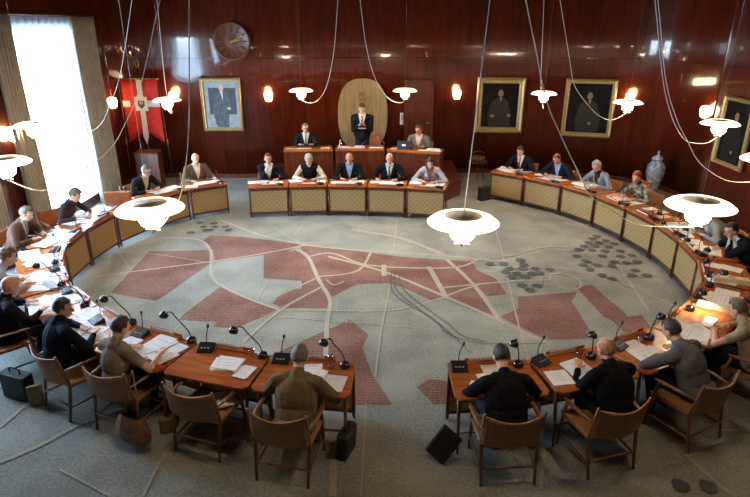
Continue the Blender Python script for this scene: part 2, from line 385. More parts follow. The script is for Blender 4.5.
reds = [A([(147, 125), (330, 120), (334, 150), (325, 163), (168, 272), (32, 248), (95, 180)]),
    A([(330, 76), (420, 80), (600, 103), (560, 125), (345, 155), (337, 120), (305, 95)]),
    A([(490, 135), (590, 120), (625, 150), (655, 205), (665, 230), (540, 290), (515, 280), (560, 240), (605, 235), (603, 212), (490, 205)]),
    A([(360, 230), (530, 300), (400, 355), (340, 350), (350, 335), (235, 330), (250, 312)]),
    A([(540, 293), (665, 232), (690, 270), (678, 293)]),
    [(270, 356), (307, 339), (350, 320), (368.5, 335), (362, 347), (372, 375), (392, 405), (357, 405), (300, 395)],
    Bq([(0, 108), (90, 112), (205, 128), (300, 140), (440, 150), (515, 153), (528, 180), (585, 205), (618, 252), (560, 258), (540, 240), (600, 328), (440, 262), (395, 272), (300, 228), (260, 218), (170, 222), (90, 262), (60, 215), (40, 180)]),
    Cq([(112, 290), (290, 275), (275, 305), (325, 385), (355, 412), (200, 418), (60, 350), (115, 325)]),
    Cq([(285, 258), (335, 255), (430, 335), (440, 350), (485, 345), (512, 385), (470, 400), (430, 395), (390, 358), (370, 350)]),
    [(417, 387.5), (428, 379.5), (440, 380), (455, 384), (455, 404), (434, 405)]]
pales = [A([(345, 157), (480, 134), (488, 205), (603, 213), (600, 236), (558, 240), (512, 280), (470, 262), (362, 225), (335, 190)]),
    Bq([(60, 0), (150, 60), (300, 90), (440, 140), (440, 150), (205, 128), (0, 100), (-120, 85), (-60, 60)]),
    Bq([(420, 268), (590, 330), (748, 405), (720, 480), (520, 400), (420, 360), (330, 300), (350, 290)])]
for q in pales: poly(q, 3, .002)
for q in reds: poly(q, 1, .004)
for px, w in [(A([(0, 201), (20, 195), (330, 155), (480, 132), (620, 105)]), .06), (A([(190, 82), (290, 88), (330, 120), (333, 190), (360, 225), (450, 268), (540, 300)]), .07),
    (A([(430, 395), (540, 300), (660, 232)]), .06), (A([(590, 120), (622, 140), (655, 210), (688, 270), (680, 330), (675, 440)]), .09), (A([(360, 30), (480, 75), (620, 105), (760, 120), (1000, 135), (1200, 155)]), .09),
    (A([(540, 300), (830, 303), (930, 290), (1030, 262)]), .05), (A([(480, 315), (680, 332), (1340, 385)]), .025), (A([(505, 210), (470, 270)]), .03), (A([(0, 125), (140, 130), (340, 160)]), .025),
    (A([(655, 200), (770, 183), (810, 128)]), .06), (Bq([(85, 140), (250, 185), (430, 258), (590, 328), (748, 405)]), .09), (Bq([(20, 142), (95, 130), (200, 165), (380, 175), (480, 170), (520, 155)]), .07),
    (Bq([(385, 170), (435, 258)]), .12), (Bq([(440, 150), (520, 225), (595, 328)]), .10), (Bq([(430, 233), (620, 215), (748, 210)]), .07), (Bq([(430, 262), (490, 238), (535, 225)]), .06), (Bq([(80, 210), (100, 225), (130, 215)]), .04),
    (Bq([(270, 225), (245, 350), (225, 497)]), .035), (Bq([(290, 30), (280, 110)]), .03), (Bq([(585, 60), (610, 150), (640, 290), (690, 470)]), .035), (Bq([(520, 152), (640, 135), (748, 110), (860, 118)]), .06),
    (Bq([(250, 165), (252, 198)]), .12), (Bq([(60, 200), (-80, 265)]), .05), (Cq([(170, 142), (280, 148), (345, 103)]), .06), (Cq([(170, 142), (340, 160), (510, 180)]), .03), (Cq([(40, 84), (330, 94)]), .025),
    (Cq([(0, 215), (210, 215)]), .025), (Cq([(90, 165), (250, 205), (370, 238), (460, 265), (590, 322)]), .045), (Cq([(400, 180), (460, 265), (505, 335)]), .04), (Cq([(0, 252), (100, 245), (190, 240)]), .04),
    (Bq([(150, 60), (300, 85), (440, 140)]), .16), (Bq([(170, 55), (260, 95), (330, 100)]), .05), (A([(520, 55), (600, 100)]), .04), (A([(610, 40), (580, 80)]), .03), (A([(95, 180), (40, 120), (20, 190)]), .02),
    ([(0, 463), (40, 446), (80, 425), (130, 405)], .07), ([(0, 428), (30, 402), (60, 380)], .06), ([(143, 497), (165, 455), (195, 425)], .04), ([(333, 497), (334, 455), (340, 440)], .09), ([(361, 497), (366, 404)], .02),
    ([(540, 490), (545, 450)], .05), ([(685, 455), (719, 485), (737, 497)], .06), ([(666, 463), (691, 461)], .04), ([(713, 431), (750, 431)], .04), ([(60, 470), (110, 497)], .03)]:
    line(px, w, .006)
fl.lathe([(.0, .0), (.2, .0)], 4)
for (cx, cy, rx, ry) in ((255, 243, .26, .34), (205, 243, .14, .16)):       # two ring roads woven as thin loops
    c = at(480 + cx / 2.992, 200 + cy / 2.992); P = [(c.x + rx * math.cos(2 * PI * k / 24), c.y + ry * math.sin(2 * PI * k / 24)) for k in range(25)]
    vs = []
    for k in range(25):
        w = 2 * PI * k / 24
        for s in (.94, 1.06): vs.append((c.x + rx * s * math.cos(w), c.y + ry * s * math.sin(w), .006))
    fl.add(vs, [[2 * i, 2 * i + 1, 2 * i + 3, 2 * i + 2] for i in range(24)], 2)
for px in (Bq([(275, 180), (280, 250), (400, 330), (440, 370), (520, 397), (640, 403), (740, 400)]), Bq([(300, 180), (310, 240), (440, 340), (490, 380), (560, 395)]), Bq([(285, 180), (292, 245), (420, 345), (510, 430)])):
    line(px, .018, .008, 4)
dots = [(30,193),(70,193),(88,207),(120,182),(130,195),(110,222),(128,207),(155,222),(165,207),(178,220),(208,210),(95,232),(135,232),(125,257),(150,272),(170,258),(77,218),(335,118),(350,110),(375,123),(400,133),(325,130),(355,130),(310,140),(345,140),(295,150),(335,152),(375,155),(385,142),(420,155),(455,168),(290,170),(318,185),(365,170),(400,187),(310,197),(350,197),(330,210),(395,200),(420,172),(440,190),(470,187),(465,213),(500,228),(365,227),(395,238),(455,228)]
dots = Cq(dots) + A([(300,40),(340,42),(310,52),(345,52),(330,62),(375,52),(385,62),(272,70),(318,62)]) + Z([(500, 345), (600, 350)], 540, 390, 3.571)
rd = random.Random(3)
for x, y in dots:
    c = at(x, y); P = [(c.x + (.078 + .025 * rd.random()) * math.cos(2 * PI * k / 8 + .2), c.y + (.075 + .025 * rd.random()) * math.sin(2 * PI * k / 8 + .2)) for k in range(8)]
    fl.add([(p[0], p[1], .0175 + .0001 * len(fl.f) % .002) for p in P], [list(range(8))], 4)
o = fl.build('floor', [M['carpet'], M['red'], M['line'], M['pale'], M['dark']]); o['kind'] = 'structure'

def wall_pos(x):       # back wall: point and inward normal at this x
    for i in range(len(pb) - 1):
        a, c = pb[i], pb[i + 1]
        if a[0] <= x <= c[0]:
            t = (x - a[0]) / (c[0] - a[0] + 1e-9); d = Vector((c[0] - a[0], c[1] - a[1])).normalized()
            return a[1] + (c[1] - a[1]) * t, Vector((d.y, -d.x))
    return 16.4, Vector((0, -1))
def wall_frame(x, z, off=0.):   # location and rotation of something hung on the back wall: local -Y faces the room
    y, n = wall_pos(x); return (x + n.x * off, y + n.y * off, z), math.atan2(n.x, -n.y) * 1.
# door flush in the panelling
(lx, ly, lz), rz = wall_frame(1.28, 0, .012)
d = MB(); d.box((0, 0, 1.56), (.78, .02, 2.2)); o = d.build('door_1', M['podium']); o.location = (lx, ly, 0); o.rotation_euler.z = rz; o['kind'] = 'structure'
t_ = MB(); t_.box((-.41, -.005, 1.56), (.03, .03, 2.26)); t_.box((.41, -.005, 1.56), (.03, .03, 2.26)); t_.box((0, -.005, 2.68), (.85, .03, .03))
o2 = t_.build('door_frame', M['desk_dark'], o); h_ = MB(); h_.tube([(.32, -.01, 1.5), (.32, -.05, 1.5), (.22, -.05, 1.5)], .01); h_.build('door_handle', M['brass'], o)

# curtains
def curtain(y0, y1, name_label, z0=.05, z1=4.36, x=-6.84, folds=7):
    b = MB(); n = folds * 8
    b.grid(lambda u, v: (x + .07 * math.sin(u * folds * 2 * PI) + .012 * math.sin(u * 37 + v * 5), y0 + (y1 - y0) * u + .02 * math.sin(v * 6), z0 + (z1 - z0) * v), n, 16)
    o = b.build('curtain', M['curtain']); solid(o, .006); tag(o, name_label, 'curtain', None); return o
curtain(10.85, 11.5, 'beige pleated curtain hanging at the left edge of the tall window')
curtain(13.74, 14.95, 'beige pleated curtain hanging between the tall window and the red banner')
curtain(9.5, 10.1, 'beige curtain at the far side of the added unseen window nearest the gallery'); 
b = MB(); b.grid(lambda u, v: (-6.95 + .02 * math.sin(u * 60), 11.55 + 2.4 * u, 4.35 - v * (.20 + .34 * (max(0, 1 - abs(u - .62) * 9)) + .3 * max(0, u * 4 - 3.3) + .05 * math.sin(u * 20) ** 2)), 60, 6)
o = b.build('sheer_curtain', M['sheer']); tag(o, 'short white sheer drape gathered along the top of the tall window', 'curtain')
b = MB(); b.tube([(-6.84, 10.8, 4.38), (-6.84, 15.05, 4.38)], .02); o = b.build('curtain_rail', M['desk_dark']); tag(o, 'dark curtain rail above the tall window', 'curtain rail')

# ------------------------------------------------------------------ lamps
SHZ = 2.74
def shade_mesh():
    b = MB()
    b.lathe([(.148, .050), (.155, .058), (.19, .052), (.24, .034), (.278, .006), (.284, 0), (.278, -.006), (.24, .016), (.18, .030), (.12, .0)], 40)
    return b.mesh('shade', M['opal'])
SH = shade_mesh()
wl = MB(); wl.lathe([(.150, .054), (.142, .030), (.118, .004), (.088, -.010)], 32); WELL = wl.mesh('well', M['opal_inner'])
bl = MB(); bl.lathe([(.001, .040), (.04, .034), (.07, .018), (.088, -.010), (.102, -.05), (.104, -.09), (.088, -.130), (.055, -.154), (.001, -.160)], 28); BULB = bl.mesh('bulb', M['bulb']); BULB2 = bl.mesh('bulb', M['bulb_near'])
fi = MB(); fi.lathe([(.03, -.16), (.035, -.175), (.012, -.185), (.012, -.21), (.001, -.212)], 12); fi.tube([(-.06, 0, -.183), (0, 0, -.18), (.06, .0, -.19)], .008, 6); FIN = fi.mesh('socket', M['cord'])
pend = [ # shade centre in the photo, flex path of photo points ending under the lamp, what singles it out
 (4, 163, [(48, 190), (104, 155), (127, 120), (142, 80), (160, 0)], 'left of the tall window, at the left edge'),
 (33, 126, [(60, 140), (97, 128), (111, 102), (118, 83), (124, 54), (132, 0)], 'in front of the bright tall window'),
 (150, 209, [(160, 227), (171, 214), (179, 200), (185, 173), (189, 120), (189, 0)], 'hanging large and low over the left desks'),
 (167, 100.5, [(172, 112), (166, 90), (157, 0)], 'just right of the red banner with the white cross'),
 (301, 91, [(309, 103), (318, 100), (327, 85), (334, 50), (338, 0)], 'over the left end of the podium'),
 (405, 91, [(400, 103), (388, 98), (375, 78), (366, 45), (360, 0)], 'over the right end of the podium'),
 (544, 94, [(543, 108), (541, 80), (544, 0)], 'between the two dark oil portraits'),
 (628, 103, [(612, 120), (598, 115), (584, 100), (574, 84), (570, 62), (560, 0)], 'beside the right edge of the right dark oil portrait'),
 (720, 124, [(707, 143), (694, 143), (683, 138), (672, 117), (663, 80), (655, 0)], 'in front of the portrait on the right side wall'),
 (700, 206, [(680, 227), (640, 225), (614, 212), (590, 195), (575, 165), (559, 131), (545, 94), (526, 0)], 'hanging large and low over the right desks'),
 (463, 222, None, 'hanging large and low over the middle of the carpet'),
 (768, 160, [(750, 182), (725, 180), (700, 163), (688, 142), (676, 117), (666, 80), (658, 0)], 'at the very right edge, mostly outside the photo'),
]
for x, y, path, where in pend:
    p = at(x, y, SHZ); t = thing('pendant_lamp', 'white opal pendant lamp ' + where, 'pendant lamp', p, 0, 'opal pendant lamps around the hall')
    for nm, me in (('lamp_shade', SH), ('shade_well', WELL), ('bulb', BULB if p.y > 7.5 else BULB2), ('socket', FIN)):
        o = bpy.data.objects.new(nm, me); COL.objects.link(o); o.parent = t
    b = MB()
    if path:
        q = [(0, 0, -.2)]; W = [atY(px, py, p.y) for px, py in path]; q += [tuple(w - p) for w in W]
        a, c = Vector(q[-2]), Vector(q[-1]); q.append(tuple(c + (c - a) * ((ZC - p.z - c.z) / max(.1, (c - a).z))))
        P3 = catmull(q, 6); b.tube(P3, .0047, 6)
        b.build('flex', M['cord'], t); b = MB(); b.tube([(0, 0, .02), (0, 0, ZC - p.z)], .0007, 4); b.build('suspension_wire', M['steel'], t)
    else:
        b.tube([(0, 0, .02), (.09, 0, 1.5), (.28, 0, ZC - p.z)], .0047, 6); b.build('flex', M['cord'], t)
# wall sconces
sb = MB(); Rx = Matrix.Rotation(PI / 2, 3, 'X'); sb.lathe([(.06, 0), (.065, .02), (.05, .05), (.02, .07)], 20, R=Rx); SB = sb.mesh('bracket', M['brass'])
sg = MB(); sg.lathe([(.05, -.13), (.085, -.11), (.11, -.02), (.118, .06), (.10, .12), (.06, .145), (.001, .15)], 20, c=(0, -.10, 0)); SG = sg.mesh('globe', M['sconce'])
def sconce(loc, rz, where):
    t = thing('wall_sconce', 'small lit opal wall lamp ' + where, 'wall lamp', loc, rz, 'opal wall lamps on the panelling')
    for nm, me in (('bracket', SB), ('globe', SG)): o = bpy.data.objects.new(nm, me); COL.objects.link(o); o.parent = t
for x, w in ((-3.0, 'between the blue portrait and the left podium lamp'), (2.36, 'left of the nearer dark oil portrait of a seated figure'), (-5.62, 'right of the red banner behind a pendant'), (7.0, 'right of the second dark oil portrait behind a pendant')):
    l, rz = wall_frame(x, 2.31); sconce(l, rz, w)
sconce((-7.0, 10.95, 2.24), PI / 2, 'on the wall left of the tall window')
sconce((-6.98, 15.35, 2.27), PI / 2, 'between the right curtain and the red banner')
sconce((7.95, 13.85, 2.25), -PI / 2, 'left of the portrait on the right side wall')

# ------------------------------------------------------------------ pictures, clock, emblem, banner
def poly2(b, P, y, m):   # flat shape in the picture plane, facing -Y
    b.add([(x, y, z) for x, z in P], [list(range(len(P)))], m)
def oval(cx, cz, rx, rz, n=16, a0=0.): return [(cx + rx * math.cos(2 * PI * k / n + a0), cz + rz * math.sin(2 * PI * k / n + a0)) for k in range(n)]
def framed(name, label, loc, rz, w, h, fw, frame_m, fill, tilt=0.):
    t = thing(name, label, 'painting', loc, rz); t.rotation_euler = (tilt, 0, rz)
    f = MB()
    prof = [(0, 0), (0, -.05), (.25, -.085), (.55, -.06), (.8, -.065), (1, -.03), (1, 0)]
    R = [(-w / 2, -h / 2), (w / 2, -h / 2), (w / 2, h / 2), (-w / 2, h / 2)]
    vs = []
    for u, y in prof:
        for x, z in R: vs.append((x - math.copysign(fw * u, x), y, z - math.copysign(fw * u, z)))
    n = len(prof); f.add(vs, [[i * 4 + k, i * 4 + (k + 1) % 4, (i + 1) * 4 + (k + 1) % 4, (i + 1) * 4 + k] for i in range(n - 1) for k in range(4)], 0)
    f.build('frame', frame_m, t)
    c = MB(); iw, ih = w / 2 - fw * .95, h / 2 - fw * .95; c.box((0, -.012, 0), (iw * 2, .02, ih * 2), 0)
    fill(c, iw, ih); return t, c
def port_fill(c, iw, ih):
    poly2(c, [(-iw * .75, ih * .72), (-iw * .75, -ih * .42), (iw * .88, -ih * .42), (iw * .88, ih * .72)], -.024, 2)
    poly2(c, [(-.16, -ih * .98), (.15, -ih * .98), (.2, -.1), (.26, .02), (.2, .3), (.07, .36), (-.07, .36), (-.2, .3), (-.27, -.2), (-.22, -.5)], -.026, 1)
    poly2(c, [(-.02, .36), (.05, .36), (.045, .12)], -.028, 4); poly2(c, [(.01, .34), (.03, .34), (.045, .13)], -.029, 2)
    poly2(c, oval(.015, .455, .07, .105), -.028, 3); poly2(c, oval(.2, -.1, .05, .04), -.029, 3); poly2(c, oval(-.25, -.42, .03, .05), -.029, 3)
l, rz = wall_frame(-4.28, 2.10, .03)
t, c = framed('portrait_painting', 'gilt framed portrait of a standing man in slate suit on pale blue ground', l, rz, 1.12, 1.46, .10, M['gold'], port_fill)
c.build('canvas', [M['blue_canvas'], M['slate'], M['slate2'], M['flesh'], M['paper']], t)
def dark_fill(seated):
    def f(c, iw, ih):
        poly2(c, [(-.30, -ih * .95), (.32, -ih * .95), (.33, -.25), (.22, .12), (.08, .22), (-.08, .22), (-.24, .1), (-.34, -.3)], -.026, 1)
        poly2(c, oval(.0, .34, .075, .10), -.028, 2); poly2(c, [(-.03, .23), (.05, .23), (.02, .10)], -.029, 3)
        if seated: poly2(c, oval(-.2, -.30, .07, .045), -.028, 2); poly2(c, oval(.27, -.28, .06, .045), -.028, 2)
        else: poly2(c, oval(.06, -.42, .05, .04), -.028, 2)
    return f
DM = [M['canvas'], mat('near black painted coat', (.006, .006, .007), .5), M['flesh_dim'], mat('dim painted linen', (.22, .19, .15), .6)]
l, rz = wall_frame(3.63, 2.0, .03); t, c = framed('oil_painting', 'wide gilt framed dark oil portrait of a seated figure with both hands showing', l, rz, 1.36, 1.57, .17, M['gold'], dark_fill(True)); c.build('canvas', DM, t)
l, rz = wall_frame(6.05, 1.98, .03); t, c = framed('oil_painting', 'gilt framed dark oil portrait of a bearded figure, rightmost on the back wall', l, rz, 1.36, 1.60, .13, M['gold'], dark_fill(False)); c.build('canvas', DM, t)
t, c = framed('oil_painting', 'narrow gilt framed dark oil portrait on the right side wall', (7.90, 12.62, 1.97), -PI / 2, 1.10, 1.50, .10, M['gold'], dark_fill(False)); c.build('canvas', DM, t)

l, rz = wall_frame(-3.86, 3.76, .02)
t = thing('wall_clock', 'large round wooden clock with radial carved segments high on the panelling', 'clock', l, rz)
b = MB(); b.lathe([(.001, .055), (.12, .05), (.40, .035), (.44, .07), (.49, .07), (.51, .04), (.51, 0)], 48, R=Rx); b.build('dial', M['desk_dark'], t)
for k in range(12):
    b = MB(); a = k * PI / 6; b.box((.33 * math.sin(a), -.055, .33 * math.cos(a)), (.035, .02, .16), rot=Matrix.Rotation(a, 4, 'Y')); b.build('hour_marker', M['podium'], t)
b = MB(); a = math.radians(62); b.box((.17 * math.sin(a), -.075, .17 * math.cos(a)), (.028, .012, .36), rot=Matrix.Rotation(a, 4, 'Y'), bev=.005); b.build('minute_hand', M['brass'], t)
b = MB(); a = math.radians(78); b.box((.11 * math.sin(a), -.085, .11 * math.cos(a)), (.034, .012, .24), rot=Matrix.Rotation(a, 4, 'Y'), bev=.005); b.ell((0, -.08, 0), (.03, .02, .03)); b.build('hour_hand', M['brass'], t)

l, rz = wall_frame(-.36, 1.72, .01)
t = thing('oval_panel', 'tall oval panel of pale oak boards with carved arms behind the standing man', 'wall panel', l, rz)
b = MB(); n = 48
def sup(k, rx, rzz):
    w = 2 * PI * k / n; c_, s_ = math.cos(w), math.sin(w); e = .82
    return (math.copysign(abs(c_) ** e, c_) * rx, math.copysign(abs(s_) ** e, s_) * rzz)
P = [sup(k, .72, 1.04) for k in range(n)]; b.add([(x, -.07, z) for x, z in P] + [(x, 0, z) for x, z in P], [list(range(n))[::-1]] + [[i, (i + 1) % n, n + (i + 1) % n, n + i] for i in range(n)])
b.build('oak_boards', M['oak'], t)
b = MB()
for k in range(-6, 7):
    x = k * .105; h = 1.0 * max(0, 1 - (abs(x) / .72) ** 2.2) ** .5; b.box((x, -.0705, 0), (.006, .004, h * 2))
b.build('board_joints', M['gold_dark'], t)
b = MB()
for P_ in ([(-.13, .62), (-.11, .50), (-.06, .42), (0, .38), (.06, .42), (.11, .50), (.13, .62), (.10, .60), (.08, .52), (0, .44), (-.08, .52), (-.10, .60)], [(-.02, .44), (.02, .44), (.025, .66), (0, .70), (-.025, .66)], [(-.10, .56), (-.04, .56), (-.05, .68), (-.09, .68)], [(.04, .56), (.10, .56), (.09, .68), (.05, .68)], [(-.14, .46), (-.12, .46), (-.15, .60), (-.16, .60)], [(.12, .46), (.14, .46), (.16, .60), (.15, .60)]):
    n_ = len(P_); b.add([(x, -.078, z) for x, z in P_] + [(x, -.068, z) for x, z in P_], [list(range(n_))] + [[i, (i + 1) % n_, n_ + (i + 1) % n_, n_ + i] for i in range(n_)])
b.build('carved_arms', M['gold_dark'], t)

# banner
t = thing('banner', 'red swallow-tailed banner with white cross and shield hanging from a pole beside the window', 'banner', (-6.33, 15.9, 0), 0)
def wav(x, z): return -.02 + .02 * math.sin(x * 9 + z * 1.5)
b = MB()
def cell(x0, x1, zt, f):  # vertical strip with its own lower edge
    b.grid(lambda u, v: (x0 + (x1 - x0) * u, wav(x0 + (x1 - x0) * u, 0), f(x0 + (x1 - x0) * u) + (zt - f(x0 + (x1 - x0) * u)) * v), 8, 10)
low = lambda x: 1.05 + .38 * (1 - abs(x) / .5) if abs(x) < .5 else 1.05
cell(-.5, -.07, 2.82, lambda x: 1.45 - .0 * x - .32 * (abs(x) / .5)); cell(.07, .5, 2.82, lambda x: 1.45 - .32 * (abs(x) / .5))
o = b.build('red_field', M['flag'], t); solid(o, .004)
b = MB(); b.grid(lambda u, v: (-.075 + .15 * u, -.03, 1.30 + 1.52 * v), 2, 10, smooth=False)
b.add([(-.075, -.03, 1.30), (.075, -.03, 1.30), (.0, -.03, 1.08)], [[0, 1, 2]])
for s in (-1, 1): b.grid(lambda u, v: (s * (.07 + .43 * u), -.035 + .01 * math.sin(u * 4), 2.10 + .17 * v), 6, 1)
b.add([(-.17, -.042, 2.0), (.17, -.042, 2.0), (.17, -.042, 2.37), (-.17, -.042, 2.37)], [[0, 1, 2, 3]])
o = b.build('white_cross', M['flagw'], t); solid(o, .003)
b = MB(); b.add([(-.09, -.048, 2.27), (-.09, -.048, 2.14), (0, -.048, 2.05), (.09, -.048, 2.14), (.09, -.048, 2.27)], [[0, 1, 2, 3, 4]], 0); b.add([(-.05, -.05, 2.25), (-.05, -.05, 2.17), (.05, -.05, 2.17), (.05, -.05, 2.25)], [[0, 1, 2, 3]], 1)
b.build('shield', [M['slate'], M['flesh']], t)
b = MB(); b.tube([(-.56, -.02, 2.84), (.56, -.02, 2.84)], .014); b.build('crossbar', M['brass'], t)
b = MB(); b.tube([(0, .03, 0.02), (0, .03, 3.1)], .018); b.lathe([(.15, 0.012), (.16, .03), (.03, .06)], 16, c=(0, .03, 0)); b.build('pole', M['desk_dark'], t)
b = MB(); b.tube([(0, .03, 3.1), (-.05, .03, 3.22), (0, .03, 3.38), (.05, .03, 3.22), (0, .03, 3.1)], .012); b.build('finial', M['brass'], t)
for s in (-1, 1):
    b = MB(); b.tube([(s * .53, -.03, 2.83), (s * .55, -.03, 1.5), (s * .60, -.03, .25)], .008); b.ell((s * .57, -.03, 1.15), (.025, .025, .09)); b.build('tassel_cord', M['gold_dark'], t)
# lectern behind the left desks
t = thing('lectern', 'tall wooden lectern standing below the red banner', 'lectern', (-6.12, 15.3, 0), 0)
b = MB(); b.box((0, 0, .49), (.62, .34, .98)); b.box((0, -.172, .49), (.012, .01, .94)); o = b.build('body', M['podium'], t); bev(o, .01)
b = MB(); b.box((0, -.01, 1.0), (.64, .38, .025), rot=Matrix.Rotation(.12, 4, 'X')); b.build('top', M['desk_dark'], t)
b = MB()
for k in range(4):
    for s in (-1, 1): b.ell((s * .2, -.175, .25 + k * .2), (.02, .012, .02), 8, 6)
b.build('studs', M['desk_dark'], t)
# vase
t = thing('vase', 'tall blue and white lidded porcelain jar standing by the right back wall', 'vase', (7.38, 14.75, 0), 0)
b = MB(); b.lathe([(.12, 0), (.13, .02), (.12, .10), (.19, .38), (.235, .60), (.215, .76), (.14, .84), (.12, .87), (.12, .9)], 28); b.build('body', M['porcelain'], t)
b = MB(); b.lathe([(.14, .895), (.15, .93), (.10, .99), (.03, 1.02), (.025, 1.07), (.035, 1.10), (.001, 1.16)], 24); b.build('lid', M['porcelain'], t)
# small round side table with basket
t = thing('side_table', 'small round dark side table with a woven basket tray right of the podium', 'table', (2.95, 16.2, 0), 0)
b = MB(); b.lathe([(.001, .50), (.26, .50), (.27, .52), (.26, .54), (.001, .54)], 24); b.build('table_top', M['desk_dark'], t)
for k in range(3):
    a = k * 2 * PI / 3 + .4; b = MB(); b.tube([(.12 * math.cos(a), .12 * math.sin(a), .5), (.24 * math.cos(a), .24 * math.sin(a), 0)], .016); b.build('leg', M['desk_dark'], t)
t = thing('basket', 'low woven basket standing on the round side table right of the podium', 'basket', (2.95, 16.2, .54), 0)
b = MB(); b.lathe([(.001, .005), (.17, .005), (.21, .12), (.20, .125), (.16, .015), (.001, .012)], 20); b.build('bowl', M['cork'], t)
b = MB(); b.tube([(.20 * math.cos(a * PI / 8), 0, .12 + .17 * math.sin(a * PI / 8)) for a in range(9)], .009); b.build('handle', M['cork'], t)
# upright wall fitting beside the door
l, rz = wall_frame(.78, 1.62, .02); b = MB(); b.box((0, -.03, 0), (.10, .06, .34), bev=.02); b.box((0, -.065, .05), (.06, .012, .16), 1); o = b.build('wall_intercom', [M['paper2'], M['grey']]); o.location = l; o.rotation_euler.z = rz
tag(o, 'small pale upright box fixed on the wall left of the door', 'intercom')

# ------------------------------------------------------------------ desks
NL = [(-3.44,13.02),(-4.19,12.5),(-4.77,11.68),(-5.12,10.78),(-5.24,9.83),(-5.2,8.95),(-4.82,8.15),(-4.32,7.4),(-3.68,6.78),(-2.93,6.25),(-2.07,5.83),(-1.16,5.55),(-.2,5.42)]
NR = [(0.78,5.4),(1.69,5.48),(2.61,5.77),(3.42,6.2),(4.12,6.82),(4.75,7.55),(5.11,8.4),(5.24,9.3),(5.24,10.2),(5.07,11.1),(4.78,12.01),(4.3,12.85),(3.62,13.59),(2.91,14.19)]
NC = [(-2.91,12.64),(-1.99,12.75),(-1.1,12.79),(-0.19,12.75),(0.7,12.64),(1.58,12.43)]
DZ, DD = .73, .66
class Desk: pass
DESK = {}
def make_desk(key, a, b_, desc):
    a, b_ = Vector(a), Vector(b_); m = (a + b_) / 2; w = (b_ - a).length; t = (b_ - a).normalized(); n = Vector((t.y, -t.x))
    if key[0] == 'C':
        if n.y < 0: n = -n
    elif n.dot(m - Vector((0, 9.7))) < 0: n = -n
    D = Desk(); D.m = m; D.n = n; D.w = w; D.rz = math.atan2(-n.y, -n.x) - PI / 2; D.desc = desc; DESK[key] = D
    root = thing('council_desk', 'teak council desk with straw panel, ' + desc, 'desk', (m.x, m.y, 0), D.rz, 'council desks in the ring')
    hw = w / 2 - .012; ow = hw + (.045 if key[0] != 'C' else .02)
    P = [(-hw, 0), (-ow, -DD + .06), (-ow + .05, -DD), (ow - .05, -DD), (ow, -DD + .06), (hw, 0)]
    b = MB(); b.prism(P[::-1], DZ - .03, DZ); o = b.build('desktop', M['desk'], root); bev(o, .006)
    b = MB(); b.box((0, -.045, .375), (w - .09, .018, .50)); b.build('front_panel', M['panel'], root)
    b = MB()
    for s in (-1, 1): b.box((s * (hw - .022), -.045, .37), (.035, .035, .66))
    b.box((0, -.045, .655), (2 * hw - .06, .03, .05)); b.box((0, -.045, .105), (2 * hw - .06, .03, .035)); b.build('panel_frame', M['desk_dark'], root)
    b = MB(); b.tube([(-hw + .05, -DD + .12, .22), (hw - .05, -DD + .12, .22)], .014); b.build('footrail', M['chair'], root)
    for s in (-1, 1):
        b = MB(); b.tube([(s * (hw - .022), -.03, 0), (s * (hw - .022), -.045, DZ - .03)], [.014, .02], 8); b.build('leg', M['desk_dark'], root)
        b = MB(); b.tube([(s * (hw - .02), -DD + .06, 0), (s * (hw - .02), -DD + .13, DZ - .03)], [.014, .022], 8); b.build('leg', M['chair'], root)
    b = MB(); b.box((0, -.035, DZ + .012), (.50, .05, .024)); b.box((0, -.015, DZ + .03), (.50, .012, .05)); r = b.build('name_rail', M['desk'], root)
    b = MB(); b.box((-.04, -.032, DZ + .045), (.34, .004, .04), 0, rot=Matrix.Rotation(.3, 4, 'X'))
    for k in range(5): b.box((-.15 + k * .05, -.0355, DZ + .046), (.034, .003, .010), 1, rot=Matrix.Rotation(.3, 4, 'X'))
    b.build('name_card', [M['paper'], M['ink']], r)
    return D
descs = {
 'L0': 'of the balding man in brown', 'L1': 'of the man left of the banner', 'L2': 'holding the wooden box',
 'L3': 'of the woman before the window', 'L4': 'of the man in brown suit', 'L5': 'without sitter at the left edge',
 'L6': 'of the curly-haired person in blue', 'L7': 'of the bald man, left edge', 'L8': 'of the man in navy jacket',
 'L9': 'of the woman in taupe', 'L10': 'with the empty tan chair', 'L11': 'of the man in olive jacket',
 'R0': 'of the black-haired man in black', 'R1': 'of the balding man in black', 'R2': 'of the man in grey-blue shirt',
 'R3': 'of the man in tan shirt', 'R4': 'of the person with clasped hands', 'R5': 'without sitter at the right edge',
 'R6': 'of the man resting his chin', 'R7': 'beneath the large right pendant', 'R8': 'without sitter near the porcelain jar',
 'R9': 'of the woman in floral blouse', 'R10': 'of the grey-haired person in grey', 'R11': 'of the red-haired man', 'R12': 'of the man in striped tie',
 'C0': 'leftmost of the middle row', 'C1': 'second in the middle row', 'C2': 'third in the middle row', 'C3': 'fourth in the middle row', 'C4': 'rightmost of the middle row'}
for i in range(12): make_desk('L%d' % i, NL[i], NL[i + 1], descs['L%d' % i])
for i in range(13): make_desk('R%d' % i, NR[i], NR[i + 1], descs['R%d' % i])
for i in range(5): make_desk('C%d' % i, NC[i], NC[i + 1], descs['C%d' % i])
def loc(D, x, y, z=0.):
    c, s = math.cos(D.rz), math.sin(D.rz); return Vector((D.m.x + c * x - s * y, D.m.y + s * x + c * y, z))

